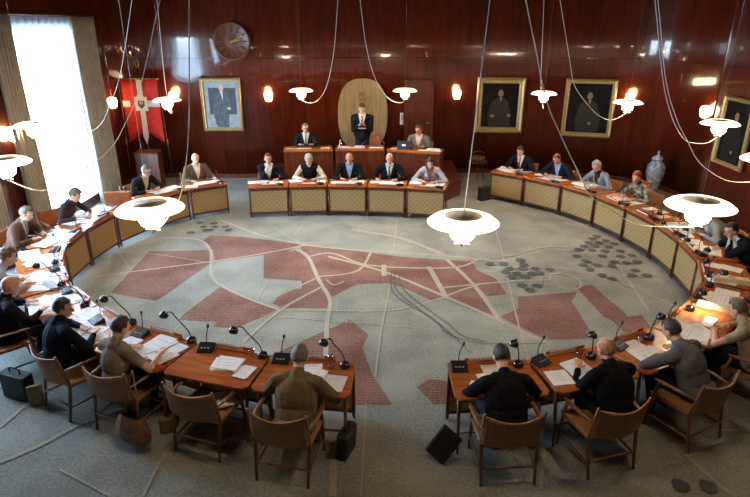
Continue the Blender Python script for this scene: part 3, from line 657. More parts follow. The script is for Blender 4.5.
# podium on its dais
DA = .41
b = MB(); b.prism([(-2.75, 14.28), (-1.0, 14.42), (.25, 14.42), (1.75, 13.92), (2.25, 14.6), (2.3, 16.86), (-2.9, 16.45)], 0, DA); o = b.build('platform', M['podium']); o['kind'] = 'structure'
def podium_desk(key, a, b_, desc):
    a, b_ = Vector(a), Vector(b_); m = (a + b_) / 2; w = (b_ - a).length; t = (b_ - a).normalized(); n = Vector((-t.y, t.x))
    D = Desk(); D.m = m; D.n = n; D.w = w; D.rz = math.atan2(-n.y, -n.x) - PI / 2; D.desc = desc; DESK[key] = D
    root = thing('podium_desk', 'high mahogany podium desk ' + desc, 'desk', (m.x, m.y, DA), D.rz, 'podium desks')
    b = MB(); b.box((0, -.28, .765), (w - .01, .60, .03)); b.box((0, .0, .80), (w - .01, .03, .04)); o = b.build('desktop', M['desk'], root); bev(o, .005)
    b = MB(); b.box((0, -.02, .375), (w - .10, .02, .70)); b.build('front_panel', M['podium'], root)
    b = MB()
    for s in (-1, 1): b.box((s * (w / 2 - .03), -.02, .375), (.045, .04, .75)); b.box((s * (w / 2 - .03), -.3, .375), (.025, .52, .74))
    b.box((0, -.02, .735), (w - .1, .035, .03)); b.build('side_panel', M['desk_dark'], root)
    return D
podium_desk('P0', (-2.33, 14.45), (-1.08, 14.6), 'at the left of the dais')
podium_desk('P1', (-1.02, 14.6), (.24, 14.6), 'in front of the standing man')
podium_desk('P2', (.30, 14.56), (1.62, 14.15), 'carrying the black laptop')

# ------------------------------------------------------------------ chairs
def make_chair(leather):
    t = thing('armchair', 'x', 'chair')
    for s in (-1, 1):
        b = MB(); b.tube([(s * .265, -.30, 0), (s * .275, -.225, .44), (s * .287, -.31, .86)], [.014, .021, .013], 10); b.build('rear_leg', M['chair'], t)
        b = MB(); b.tube([(s * .27, .25, 0), (s * .275, .19, .45), (s * .28, .15, .635)], [.013, .020, .015], 10); b.build('front_leg', M['chair'], t)
        b = MB(); b.tube([(s * .283, -.27, .655), (s * .31, -.08, .66), (s * .312, .08, .655), (s * .30, .19, .645)], [.014, .022, .027, .02], 10, flat=.55); b.build('armrest', M['chair'], t)
    b = MB()
    b.tube([(-.27, -.275, .20), (.27, -.275, .20)], .012); b.tube([(-.27, .235, .26), (.27, .235, .26)], .012)
    for s in (-1, 1): b.tube([(s * .27, -.27, .17), (s * .27, .24, .17)], .012); b.tube([(s * .27, -.22, .425), (s * .275, .22, .425)], .016)
    b.tube([(-.275, -.22, .425), (.275, -.22, .425)], .014); b.tube([(-.275, .22, .425), (.275, .22, .425)], .014); b.build('stretchers', M['chair'], t)
    b = MB(); b.grid(lambda u, v: (-.28 + .56 * u, -.24 + .48 * v, .45 - .035 * math.sin(PI * u) * (.5 + .5 * math.sin(PI * v))), 12, 10); o = b.build('seat', leather, t); solid(o, .02)
    b = MB(); b.grid(lambda u, v: (-.285 + .57 * u, -.250 - .055 * v - .08 * math.sin(PI * u), .475 + (.36 - .035 * math.sin(PI * u)) * v), 14, 8); o = b.build('backrest', leather, t); solid(o, .014, 0)
    return t
CH1 = make_chair(M['leather']); CH2 = make_chair(M['leather_red']); used = set()
def chair(D, label, x=0., y=-1.02, rz=0., red=False, z=0., world=None):
    src = CH2 if red else CH1; p = world or loc(D, x, y, z); r = (D.rz if D else 0) + rz
    if id(src) not in used: used.add(id(src)); src.location = p; src.rotation_euler = (0, 0, r); src['label'] = label; src['group'] = 'council armchairs'; return src
    return dup(src, p, r, label, 'council armchairs')

# ------------------------------------------------------------------ people
def cap_mesh(b, p, q, r1, r2, seg=12):
    p, q = Vector(p), Vector(q); d = q - p; L = max(d.length, 1e-5); z = d / L
    a = z.cross(Vector((0, 0, 1))); a = a.normalized() if a.length > 1e-3 else Vector((1, 0, 0)); c = z.cross(a)
    R = Matrix((a, c, z)).transposed(); pr = []
    for i in range(5): w = PI / 2 * (1 - i / 4); pr.append((max(1e-5, r1 * math.cos(w)), -r1 * math.sin(w)))
    for i in range(5): w = PI / 2 * (i / 4); pr.append((max(1e-5, r2 * math.cos(w)), L + r2 * math.sin(w)))
    b.lathe(pr, seg, c=p, R=R)
SKIN = mat('fair skin', (.60, .33, .22), .5, var=.08, vscale=20); SKINR = mat('ruddy skin', (.58, .27, .17), .5, var=.1, vscale=20)
LIP = mat('lips', (.42, .13, .10), .5); SHOE = mat('black shoe leather', (.012, .011, .010), .3)
_mc = {}
def cloth(name, col, var=.15, rough=.8):
    k = (name, col)
    if k not in _mc: _mc[k] = mat(name, col, rough, var=var, vscale=9, bump=.6, bscale=11, spec=.06)
    return _mc[k]
DG = None
def person(label, where, rz, lean=.25, headp=.45, heady=0., hands=((-.17, .40, .77), (.17, .40, .77)), top=(.02, .02, .025), shirt=None, legs=(.02, .02, .03), tie=None,
           hair=(.05, .035, .025), style='short', skin=None, glasses=False, sleeve=1., stand=False, vox=.009, sc_=1.03, seat=.46, texture=None, twist=0., armshirt=False, women=False, topmat=None):
    root_name = 'person'
    skin = skin or SKIN; prims = []   # (kind, args, tag)
    sh = .185 if women else .205
    hipz = (.93 if stand else seat + .095); H = Vector((0, 0, hipz))
    def sp(h, x=0., y=0.):           # point along the bent spine
        l = lean * (.35 + .9 * h / .5); return H + Vector((x, math.sin(l) * h + y * math.cos(l), math.cos(l) * h - y * math.sin(l)))
    def C(p, q, r1, r2, tg): prims.append(('c', Vector(p), Vector(q), r1, r2, tg))
    def E(c, r, R, tg): prims.append(('e', Vector(c), Vector(r), R, 0, tg))
    I = Matrix.Identity(3); RL = Matrix.Rotation(-lean * .9, 3, 'X'); RT = RL @ I; RU = Matrix.Rotation(-lean * 1.2, 3, 'X')
    E(H + Vector((0, -.02, 0)), (.175, .135, .125), I, 'legs')
    if women: E(sp(.10), (.165, .125, .15), RL, 'top'); E(sp(.28), (.18, .13, .20), RU, 'top')
    else:
        E(sp(.10), (.195, .150, .19), RL, 'top'); E(sp(.28), (.212, .145, .22), RU, 'top')
        for s in (-1, 1): C(sp(.04, s * .13), sp(.40, s * .14), .085, .075, 'top')
    if women: E(sp(.33, 0, .09), (.13, .06, .08), RU, 'top')
    C(sp(.43, -sh + .04), sp(.43, sh - .04), .078, .078, 'top'); C(sp(.47, -.09), sp(.47, .09), .06, .06, 'top')
    NB = sp(.50); C(sp(.46), sp(.535, 0, .005), .064, .060, 'shirt'); C(sp(.475, 0, -.02), sp(.52, 0, -.015), .078, .064, 'top')
    hd = headp; upv = Vector((0, math.sin(lean * .9 + hd * .3), math.cos(lean * .9 + hd * .3)))
    HC = NB + upv * .142 + Vector((0, .02 + .05 * math.sin(hd), 0))
    HR = Matrix.Rotation(heady, 3, 'Z') @ Matrix.Rotation(-(hd), 3, 'X')
    hp = lambda x, y, z: HC + HR @ Vector((x, y, z))
    C(sp(.50), hp(0, -.02, -.06), .054, .054, 'skin')
    E(hp(0, -.012, .02), (.077, .097, .105), HR, 'skin'); E(hp(0, .03, -.045), (.058, .060, .070), HR, 'skin'); E(hp(0, .058, -.092), (.030, .026, .024), HR, 'skin')
    C(hp(0, .082, .012), hp(0, .108, -.026), .010, .015, 'skin'); C(hp(-.036, .072, .036), hp(.036, .072, .036), .016, .016, 'skin')
    for s in (-1, 1): E(hp(s * .079, -.008, -.012), (.012, .022, .033), HR, 'skin')
    E(hp(0, .087, -.060), (.025, .012, .010), HR, 'lip')
    for s, T in zip((-1, 1), hands):
        S = sp(.42, s * sh); T = Vector(T)
        if not stand and T.z < .8: T.z = .782 / sc_; T.y *= (.85 if seat < .45 else .95)
        d = T - S; u, l_ = .30, .27
        if d.length > .55: T = S + d.normalized() * .55; d = T - S
        L = d.length; a = (u * u - l_ * l_ + L * L) / (2 * L); h = math.sqrt(max(1e-4, u * u - a * a))
        pole = Vector((s * .42, -.25, -.62)) if not stand else Vector((s * .42, -.3, -.8)); pole -= d.normalized() * pole.dot(d.normalized()); pole.normalize(); Eb = S + d.normalized() * a + pole * h; tq = 0
        while not stand and T.z < .8 and Eb.z < (.745 if T.y > .29 else .66) / sc_ and tq < 1:      # lift the elbow until the forearm clears the desk edge
            tq += .1; pole = Vector((s * .42, -.25, -.62)).lerp(Vector((s, -.15, .05)), tq); pole -= d.normalized() * pole.dot(d.normalized()); pole.normalize(); Eb = S + d.normalized() * a + pole * h
        C(S, Eb, .076 if sleeve > .1 and not women else .060, .058 if not women else .050, 'top' if sleeve > .2 else 'skin'); 
        f = (T - Eb).normalized()
        if 0 < sleeve < 1:   # short sleeves: cover the upper arm only
            prims.pop(); mid = S + (Eb - S) * sleeve; C(S, mid, .066, .058, 'top'); C(mid, Eb, .046, .042, 'skin'); C(Eb, T, .041, .028, 'skin')
        else: C(Eb, T - f * .03, .054, .034, 'top'); C(T - f * .04, T, .030, .028, 'skin')
        g = Vector((f.x, f.y, f.z * .25)).normalized() if not stand else f
        side = Vector((0, 0, 1)).cross(g).normalized(); upn = g.cross(side); HM = Matrix((side, g, upn)).transposed()
        E(T + g * .045, (.040, .052, .018), HM, 'skin')
        for k, (o_, ln) in enumerate(((-.032, .062), (-.011, .074), (.011, .070), (.032, .054))):
            o2 = o_ * (-s) ; base = T + g * .082 + side * o2; fd = (g + side * (o2 * 5)).normalized(); kn = base + fd * ln * .5 + upn * .004; tip = kn + (fd - upn * .6).normalized() * ln * .5
            C(base, kn, .0092, .0088, 'skin'); C(kn, tip, .0088, .0075, 'skin')
        th = T + g * .02 + side * (.03 * s); C(th, th + (g * .5 + side * s * .75).normalized() * .038, .012, .010, 'skin'); C(th + (g * .5 + side * s * .75).normalized() * .038, th + (g * .5 + side * s * .75).normalized() * .038 + g * .028, .010, .009, 'skin')
    for s in (-1, 1):
        if stand:
            K = Vector((s * .10, .03, .50)); An = Vector((s * .11, -.01, .09)); C(H + Vector((s * .09, 0, -.05)), K, .092, .064, 'legs'); C(K, An, .060, .046, 'legs')
        else:
            K = Vector((s * .13, .43, seat + .06)); An = Vector((s * .12, .40 - .05, .10)); C(H + Vector((s * .09, 0, -.02)), K, .090, .066, 'legs'); C(K, An, .060, .045, 'legs')
        C(An + Vector((0, -.03, -.045)), An + Vector((s * .015, .14, -.055)), .042, .032, 'shoe')
    if not women and not stand: E(H + Vector((0, -.045, .02)), (.225, .17, .12), I, 'top')
    if stand: E(H + Vector((0, 0, -.02)), (.185, .14, .15), I, 'top'); 
    if armshirt: prims = [(k, p, q, r1, r2, 'shirt' if (tg == 'top' and k == 'c' and abs(p.x - q.x) < .3 and abs(q.x) > .17) else tg) for k, p, q, r1, r2, tg in prims]
    b = MB()
    for k, p, q, r1, r2, tg in prims:
        if k == 'c': cap_mesh(b, p, q, r1, r2, 10)
        else: b.ell(p, q, 14, 10, R=r1)
    me0 = bpy.data.meshes.new('tmp'); me0.from_pydata(b.v, [], b.f); ob = bpy.data.objects.new('tmp', me0); COL.objects.link(ob)
    md = ob.modifiers.new('r', 'REMESH'); md.mode = 'VOXEL'; md.voxel_size = vox; md.use_smooth_shade = True
    md = ob.modifiers.new('s', 'SMOOTH'); md.factor = .5; md.iterations = 2
    dg = bpy.context.evaluated_depsgraph_get(); dg.update(); me = bpy.data.meshes.new_from_object(ob.evaluated_get(dg)); bpy.data.objects.remove(ob); bpy.data.meshes.remove(me0)
    nv = len(me.vertices); V = np.empty(nv * 3, 'f'); me.vertices.foreach_get('co', V); V = V.reshape(-1, 3); nf = len(me.polygons)
    Cn = np.empty(nf * 3, 'f'); me.polygons.foreach_get('center', Cn); Cn = Cn.reshape(-1, 3)
    Nn = np.empty(nf * 3, 'f'); me.polygons.foreach_get('normal', Nn); Nn = Nn.reshape(-1, 3)
    best = np.full(nf, 9.); tg_ = np.zeros(nf, 'i'); names = ['skin', 'top', 'shirt', 'legs', 'shoe', 'lip']
    for k, p, q, r1, r2, tg in prims:
        pn = np.array(p, 'f')
        if k == 'c':
            d = np.array(q - p, 'f'); L2 = max(float(d @ d), 1e-8); tt = np.clip(((Cn - pn) @ d) / L2, 0, 1); dist = np.linalg.norm(Cn - pn - tt[:, None] * d, axis=1) - (r1 + (r2 - r1) * tt)
        else:
            Rm = np.array(r1, 'f'); r = np.array(q, 'f'); loc_ = (Cn - pn) @ Rm; dist = (np.linalg.norm(loc_ / r, axis=1) - 1) * float(min(r))
        m_ = dist < best; best[m_] = dist[m_]; tg_[m_] = names.index(tg)
    # open jacket: a V of shirt on the chest
    if shirt is not None and not armshirt:
        l = lean * .9; ax = np.array((0, math.sin(l), math.cos(l)), 'f'); fw = np.array((0, math.cos(l), -math.sin(l)), 'f'); rel = Cn - np.array(H, 'f'); h = rel @ ax; fr = Nn @ fw
        vv = (tg_ == 1) & (fr > .15) & (h > .17) & (h < .60) & (np.abs(rel[:, 0]) < (h - .17) * .26 + .004) & (rel @ fw > .0); tg_[vv] = 2
    tm = topmat or cloth('cloth top', tuple(top)); me.materials.clear()
    shm = cloth('cloth shirt', tuple(shirt)) if shirt is not None else tm
    for m_ in (skin, tm, shm, cloth('cloth trousers', tuple(legs)), SHOE, LIP): me.materials.append(m_)
    me.polygons.foreach_set('material_index', tg_); me.polygons.foreach_set('use_smooth', [True] * nf); me.update()
    root = bpy.data.objects.new('person', me); COL.objects.link(root); tag(root, label, 'person')
    root.location = where; root.rotation_euler = (0, 0, rz + twist); root.scale = (sc_,) * 3
    # hair
    if style != 'bald':
        hb = MB(); nu, nvv = 40, 28; rr = random.Random(hash(label) % 1000)
        long_ = style == 'long'; curly = style == 'curly'; fringe = style == 'fringe'
        def hv(u, v):
            th_ = 2 * PI * u; ph = PI * v; x, y, z = math.sin(ph) * math.cos(th_), math.sin(ph) * math.sin(th_), math.cos(ph)
            front = y > .35; line_ = (.56 if front else (-.1 if abs(x) > .75 and y > -.1 else -.62)) - (.35 if long_ and not front else 0)
            cov = z > line_
            if fringe: cov = cov and z < .55 + (.25 if y < -.5 else 0) and y < .25
            k = 1.0; th2 = {'short': .10, 'long': .17, 'curly': .24, 'fringe': .07}[style]
            nz = noise.noise(Vector((x * 5, y * 5, z * 5 + len(label)))) * (.14 if curly else .07) + noise.noise(Vector((x * 16, y * 16, z * 4))) * (.09 if curly else .05)
            f = 1 + th2 + nz if cov else .86
            px_, py_, pz_ = x * .077 * f, y * .097 * f - .012, z * .105 * f + .02
            if long_ and cov and z < 0: pz_ += z * .09; py_ -= .01
            return HC + HR @ Vector((px_, py_, pz_))
        hb.grid(hv, nu, nvv); ho = hb.build('hair', mat('hair', tuple(hair), .55, var=.35, vscale=60, stretch=(1, 1, .3), bump=.5, bscale=120), root)
        md = ho.modifiers.new('s', 'SMOOTH'); md.iterations = 1
    bvh = BVHTree.FromPolygons([tuple(v) for v in V.tolist()], [tuple(p.vertices) for p in me.polygons])
    eb = MB()
    for s in (-1, 1):
        o_ = hp(s * .031, .2, .010); dr = HR @ Vector((0, -1, 0)); hit = bvh.ray_cast(o_, dr, .2)[0]
        if hit: eb.ell(hit + (HR @ Vector((0, -.004, 0))), (.008, .006, .0045), 8, 6, 0, R=HR); eb.ell(hit + (HR @ Vector((0, .003, .016))), (.015, .004, .0022), 8, 6, 1, R=HR)
    if eb.v: eb.build('eyes', [M['eye'], mat('brow', tuple(v * .8 for v in hair), .7)], root)
    if glasses:
        g = MB()
        for s in (-1, 1):
            c = hp(s * .033, .100, .008); ring = [c + HR @ Vector((.024 * math.cos(a * PI / 6), 0, .017 * math.sin(a * PI / 6))) for a in range(13)]; g.tube(ring, .0022, 5); g.tube([hp(s * .057, .100, .012), hp(s * .083, .0, .008)], .0022, 5)
        g.tube([hp(-.01, .102, .01), hp(.01, .102, .01)], .002, 5); g.build('glasses', M['glassframe'], root)
    if tie:
        l = lean * .9; fw = Vector((0, math.cos(l), -math.sin(l))); L_ = []
        for i in range(9):
            h = .47 - .30 * i / 8; wv = (.012 + .014 * i / 8) if i else .02
            row = []
            for s in (-1, 0, 1):
                o_ = sp(h) * 1. + fw * .5 + Vector((s * wv, 0, 0)); hit = bvh.ray_cast(o_, -fw, .8)[0]; row.append((hit or sp(h) + fw * .14) + fw * .007)
            L_.append(row)
        tb = MB(); tb.add([v for r in L_ for v in r], [[3 * i + j, 3 * i + j + 1, 3 * i + 4 + j, 3 * i + 3 + j] for i in range(8) for j in (0, 1)]); to = tb.build('tie', cloth('tie silk', tuple(tie)), root); solid(to, .008, 0)
    return root
def sit(key, label, x=0., y=-.87, dr=0., **k):
    D = DESK[key]; return person(label, loc(D, x, y), D.rz + dr, **k)
HG = (.30, .29, .27); HB = (.02, .014, .012); HBR = (.07, .035, .018); HRD = (.25, .07, .02)
BLK = (.010, .010, .013)
near = dict(vox=.0068, seat=.405, sc_=1.0)
sit('L0', 'person, balding, in brown suit and pale shirt at the far left end desk', headp=.25, lean=.08, top=(.13, .09, .055), shirt=(.7, .62, .5), hair=HG, style='fringe', hands=((-.30, .40, .79), (.22, .42, .77)))
sit('L1', 'person, grey-haired, in dark jacket and cream shirt leaning forward left of the banner', x=.16, lean=.30, dr=.15, headp=.35, top=(.015, .017, .025), shirt=(.62, .50, .33), hair=(.10, .09, .085), glasses=True)
sit('L3', 'person, short brown hair, seated writing before the bright tall window', lean=.35, headp=.6, top=(.06, .04, .045), hair=(.09, .06, .04), style='curly', women=True, x=-.12, hands=((-.1, .46, .77), (.2, .42, .77)))
sit('L4', 'person, grey-brown hair, in brown suit jacket leaning over papers left of the window', lean=0.3, headp=.45, top=(.10, .055, .04), shirt=(.45, .40, .40), hair=(.10, .075, .05), tie=(.20, .18, .2), x=.05, y=-1.02)
sit('L6', 'person, curly light brown hair, in pale blue shirt at the left edge', lean=0.32, headp=.5, x=.02, top=(.42, .47, .58), hair=(.14, .085, .045), style='curly', y=-0.98, women=True, hands=((-.2, .40, .77), (.15, .42, .77)))
sit('L7', 'person, bald, in black suit at the left edge reaching over the desk', lean=0.15, headp=.4, top=BLK, hair=HG, style='bald', skin=SKINR, hands=((-.2, .42, .77), (.25, .45, .77)), y=-0.98, x=-0.05, **near)
sit('L8', 'person, short dark hair and glasses, in navy jacket seen from behind', lean=0.18, headp=.25, heady=-.55, dr=-.1, top=(.010, .016, .030), hair=(.03, .022, .018), glasses=True, x=.05, hands=((-.05, .42, .77), (.22, .44, .77)), y=-0.83, **near)
sit('L9', 'person, dark brown hair tied back, in taupe short-sleeved top holding a pen', lean=0.16, headp=.5, heady=-.2, top=(.20, .175, .14), legs=(.012, .012, .016), hair=(.035, .018, .012), style='short', sleeve=.62, women=True, x=.0, hands=((-.1, .40, .77), (.34, .42, .77)), y=-0.8, **near)
sit('L11', 'person, grey hair, in olive brown jacket seen from behind by the near gap', lean=0.3, headp=.5, top=(.155, .115, .058), legs=(.10, .075, .05), hair=(.13, .12, .115), hands=((-.13, .33, .77), (.13, .33, .77)), y=-0.83, **near)
sit('R0', 'person, black hair, in black suit seen from behind by the near gap', lean=0.34, headp=0.75, top=(.008, .008, .012), shirt=(.6, .6, .6), hair=(.008, .007, .007), y=-0.8, hands=((-.14, .33, .77), (.16, .335, .77)), **near)
sit('R1', 'person, balding with reddish fringe, in black suit seen from behind holding a sheet', lean=0.34, headp=.35, heady=.1, top=(.006, .006, .008), hair=(.30, .15, .07), style='fringe', skin=SKINR, y=-0.86, x=0.06, hands=((-.18, .45, .80), (.0, .42, .77)), **near)
sit('R2', 'person, dark hair, in grey-blue shirt with brown back, bent far over papers', lean=0.42, headp=.55, top=(.10, .105, .125), hair=(.03, .024, .02), y=-0.87, x=0.06, hands=((-.15, .44, .77), (.2, .46, .77)), dr=.1, **near)
sit('R3', 'person, dark blond hair, in tan short-sleeved shirt writing at the brightly lit desk', lean=0.3, headp=.5, top=(.34, .27, .18), hair=(.12, .08, .04), sleeve=.5, hands=((-.14, .50, .77), (.18, .46, .77)), y=-1.0, **near)
sit('R4', 'person, in grey shirt with clasped hands on the desk at the right edge', lean=0.15, headp=.4, top=(.12, .11, .11), hair=(.06, .04, .03), hands=((-.06, .46, .79), (.06, .46, .79)), y=-1.0)
sit('R6', 'person, dark hair, in black suit and white collar resting the chin on a hand', lean=.42, headp=.4, heady=.2, top=BLK, shirt=(.6, .6, .62), hair=HB, hands=((-.03, .36, .98), (.2, .44, .77)), y=-.9, x=-.2)
sit('R7', 'person, in pale grey jacket leaning forward beneath the large right pendant', lean=.5, headp=.5, top=(.25, .24, .23), shirt=(.45, .43, .4), hair=HG, x=-.25)
sit('R9', 'person, red hair, in black and cream floral blouse at the right back', lean=.30, headp=.2, heady=.5, top=(.1, .1, .1), topmat=mat('floral print blouse', (.45, .38, .28), .8, col2=(.015, .014, .014), vscale=11), hair=(.20, .035, .015), style='curly', women=True, skin=SKINR)
sit('R10', 'person, grey curly hair, in light grey jacket over dark top reading papers', lean=.28, headp=.55, top=(.24, .27, .31), shirt=(.03, .02, .02), hair=(.33, .32, .30), style='curly', women=True, x=.05)
sit('R11', 'person, red hair, in dark jacket and pale blue shirt writing at the right back', lean=.32, headp=.55, top=(.012, .014, .022), shirt=(.35, .42, .6), hair=HRD, hands=((-.22, .42, .77), (.2, .4, .77)))
sit('R12', 'person, dark hair, in black suit with striped tie at the far right end desk', lean=.22, headp=.45, top=BLK, shirt=(.7, .66, .6), tie=(.25, .10, .08), hair=HB)
sit('C0', 'person, brown hair, in black suit and white shirt, leftmost in the middle row', lean=.15, headp=.1, top=(.012, .012, .018), shirt=(.72, .68, .62), hair=(.10, .045, .025), skin=SKINR, hands=((-.20, .38, .77), (.02, .34, 1.02)), x=-.0)
sit('C1', 'person, short grey hair and brooch, in black top with white sleeves in the middle row', lean=.22, headp=.6, armshirt=True, top=(.012, .012, .015), shirt=(.66, .58, .48), hair=(.36, .35, .33), style='curly', women=True, sleeve=1)
sit('C2', 'person, bald, in black suit and light blue shirt without tie in the middle row', lean=.15, headp=.35, top=(.012, .011, .012), shirt=(.28, .38, .58), hair=HG, style='fringe', skin=SKINR)
sit('C3', 'person, thin grey hair, in black suit, white shirt and grey tie in the middle row', lean=.12, headp=.3, top=BLK, shirt=(.7, .68, .66), tie=(.10, .07, .10), hair=HG, style='fringe', hands=((-.18, .38, .77), (.27, .38, .79)))
sit('C4', 'person, long dark hair, in white and grey cardigan, rightmost in the middle row', lean=.28, headp=.5, heady=.5, top=(.42, .40, .42), shirt=(.25, .13, .08), hair=(.012, .008, .007), style='long', women=True)
D = DESK['P0']; person('person, grey hair and glasses, in black suit and tie seated at the left podium desk', loc(D, .05, -.85, DA), D.rz, lean=.12, headp=.15, top=(.012, .014, .016), shirt=(.6, .6, .6), tie=(.06, .05, .06), hair=(.13, .12, .11), glasses=True, hands=((-.16, .40, .83), (.16, .40, .83)))
D = DESK['P1']; person('person, brown hair, standing in black suit and red tie reading from a sheet', loc(D, -.05, -.78, DA), D.rz, lean=.05, headp=.5, top=(.010, .010, .013), shirt=(.68, .64, .62), tie=(.35, .015, .02), hair=(.10, .045, .02), stand=True, hands=((-.06, .30, 1.22), (.06, .30, 1.22)), sc_=1.10, vox=.008)
D = DESK['P2']; person('person, brown hair and glasses, in grey jacket seated at the right podium desk', loc(D, .02, -.82, DA), D.rz, lean=.14, headp=.3, heady=-.2, top=(.16, .14, .12), shirt=(.55, .42, .36), hair=(.10, .045, .022), glasses=True, skin=SKINR, hands=((-.2, .40, .83), (.16, .40, .83)))

# chairs for everyone
cl = {'L0': 'behind the balding man in brown at the far left', 'L1': 'behind the grey-haired man left of the banner', 'L4': 'under the man in brown suit left of the window',
 'L5': 'at the left photo edge, empty', 'L6': 'under the curly-haired person in pale blue', 'L7': 'under the bald man at the left edge', 'L8': 'under the man in navy jacket', 'L9': 'with a brown bag hung on its back',
 'L10': 'empty, with white papers on its seat', 'L11': 'under the man in the olive jacket', 'R0': 'under the black-haired man beside the leaning black case', 'R1': 'under the balding man in black suit',
 'R2': 'under the man in grey-blue shirt', 'R3': 'under the man in tan shirt', 'R4': 'under the person with clasped hands', 'R5': 'empty at the right photo edge', 'R6': 'under the man resting his chin', 'R7': 'under the person in pale grey',
 'R8': 'empty between the porcelain jar and the large pendant', 'R9': 'under the woman in floral print', 'R10': 'under the grey-haired person in light grey', 'R11': 'under the red-haired man', 'R12': 'under the man with striped tie',
 'C0': 'under the leftmost person of the middle row', 'C1': 'under the person with white sleeves in the middle row', 'C2': 'under the bald man in light blue shirt', 'C3': 'under the man in grey tie', 'C4': 'under the dark-haired woman in the middle row'}
CW = {'L8': (-3.50, 5.72, -.61), 'L9': (-2.74, 5.38, -.36), 'L10': (-1.76, 5.05, -.32), 'L11': (-.85, 4.67, -.20), 'R0': (1.28, 4.66, .05), 'R1': (2.28, 4.80, .28)}
xo = {'L1': (.16, .15), 'L3': (-.12, 0), 'L8': (.05, -.12), 'R2': (-.05, .0), 'R6': (-.2, 0), 'R7': (-.25, 0), 'L10': (-.02, .12), 'L9': (0, -.02), 'R1': (0, -.06)}
for k, w in cl.items():
    if k in CW:
        wx, wy, wr = CW[k]; chair(None, 'tan leather armchair ' + w, world=Vector((wx, wy, 0)), rz=wr); continue
    x, r = xo.get(k, (0, 0)); chair(DESK[k], 'tan leather armchair ' + w, x, {'L4': -1.0, 'L6': -.97, 'L7': -.98, 'R3': -1.0, 'R4': -1.0}.get(k, -.87), r)
chair(DESK['L3'], 'leather armchair tinted orange-red for daylight with its back to the photo, before the bright window', -.12, -.93, -.55, red=True)
p = at(618, 190, .6); chair(DESK['R10'], 'orange-brown leather armchair, empty, between the light grey jacket and the floral blouse', world=Vector((p.x + .25, p.y - .1, 0)), red=True, rz=-.4)
for k, w, x in (('P0', 'under the man at the left podium desk', .05), ('P2', 'under the man at the right podium desk', .02)): chair(DESK[k], 'tan leather armchair on the podium, ' + w, x, -.92, 0, z=DA)
chair(DESK['P1'], 'orange-brown leather armchair on the podium behind the standing man', -.05 - .28, -1.55, .2, red=True, z=DA)

c_, s_ = math.cos(-.36), math.sin(-.36); b = MB(); b.grid(lambda u, v: (-.20 + .40 * u, -.262 - .05 * math.sin(PI * u) + .012 * math.sin(u * 14), .475 + .06 * v - .01 * math.sin(u * 9)), 14, 3); o = b.build('folded_cloth', mat('pale blue grey cloth', (.42, .48, .58), .8, var=.1)); solid(o, .012)
o.location = (-2.74 , 5.38, 0); o.rotation_euler.z = -.36; tag(o, 'pale blue-grey cloth tucked behind the woman in taupe, under her chair back', 'cloth')
# ------------------------------------------------------------------ desk lamps and microphones
def lamp_mesh(off):
    t = thing('desk_lamp', 'x', 'desk lamp'); o = Vector(off)
    b = MB(); b.lathe([(.058, 0), (.06, .03), (.052, .055), (.03, .065), (.014, .075), (.001, .076)], 18); b.build('base', M['blackmetal'], t)
    top = Vector((o.x * .66, o.y * .66, o.z + .035)); b = MB(); b.tube(catmull([(0, 0, .06), (o.x * .10, o.y * .1, .16), (o.x * .5, o.y * .5, o.z - .03), tuple(top), (o.x * .85, o.y * .85, o.z + .035), tuple(o)], 5), .007, 6); b.build('arm', M['blackmetal'], t)
    d = Vector((o.x, o.y, 0)).normalized() if (o.x or o.y) else Vector((1, 0, 0)); R = Vector((0, 0, 1)).rotation_difference(Vector((-d.x * .25, -d.y * .25, 1))).to_matrix()
    b = MB(); b.lathe([(.052, -.028), (.054, -.01), (.045, .018), (.022, .036), (.001, .038)], 18, c=o, R=R); b.build('lamp_head', M['blackmetal'], t)
    b = MB(); b.lathe([(.001, -.022), (.048, -.024), (.046, -.018), (.001, -.016)], 14, c=o, R=R); b.build('reflector', M['steel'], t)
    return t
lamps = {'L5': (.30, -.05, .33), 'L6': (-.3, .0, .30), 'L7': (-.28, .05, .30), 'L8': (-.31, .04, .33), 'L9': (-.30, .06, .33), 'L10': (-.30, .03, .33), 'L11': (-.22, .0, .31), 'R0': (-.09, -.08, .33), 'R1': (-.05, -.06, .33), 'R2': (.06, -.05, .33), 'R3': (.05, -.10, .30), 'R4': (.1, -.1, .26), 'R5': (-.1, -.12, .26), 'R6': (-.12, -.1, .26), 'R7': (-.15, -.1, .24)}
lpos = {'L8': (132, 324), 'L9': (191.5, 342), 'L10': (262.5, 357), 'L11': (345, 367), 'R0': (518, 366), 'R1': (591, 358), 'R2': (649, 339)}
for k, off in lamps.items():
    D = DESK[k]; c, s = math.cos(-D.rz), math.sin(-D.rz); t = lamp_mesh((off[0], off[1], off[2]))
    if k in lpos: p = at(*lpos[k], DZ)
    else: p = loc(D, .34, -.12, DZ)
    t.location = (p.x, p.y, DZ); t['label'] = 'black desk lamp on the desk ' + D.desc; t['group'] = 'black desk lamps'
def mic_proto():
    t = thing('microphone', 'x', 'microphone')
    b = MB(); b.add([(-.075, -.06, 0), (.075, -.06, 0), (.075, .06, 0), (-.075, .06, 0), (-.07, -.055, .02), (.07, -.055, .02), (.07, .055, .055), (-.07, .055, .055)], [[3, 2, 1, 0], [4, 5, 6, 7], [0, 1, 5, 4], [1, 2, 6, 5], [2, 3, 7, 6], [3, 0, 4, 7]]); o = b.build('console', M['black'], t); bev(o, .004)
    b = MB(); b.tube(catmull([(0, .04, .045), (.005, .05, .13), (.03, .03, .22)], 5), .0045, 6); b.build('gooseneck', M['blackmetal'], t)
    b = MB(); b.ell((.034, .027, .235), (.012, .012, .02), 10, 8); b.build('capsule', M['black'], t)
    b = MB()
    for i in range(3): b.box((-.03 + i * .03, -.02, .034), (.018, .012, .006))
    b.build('buttons', M['grey'], t); return t
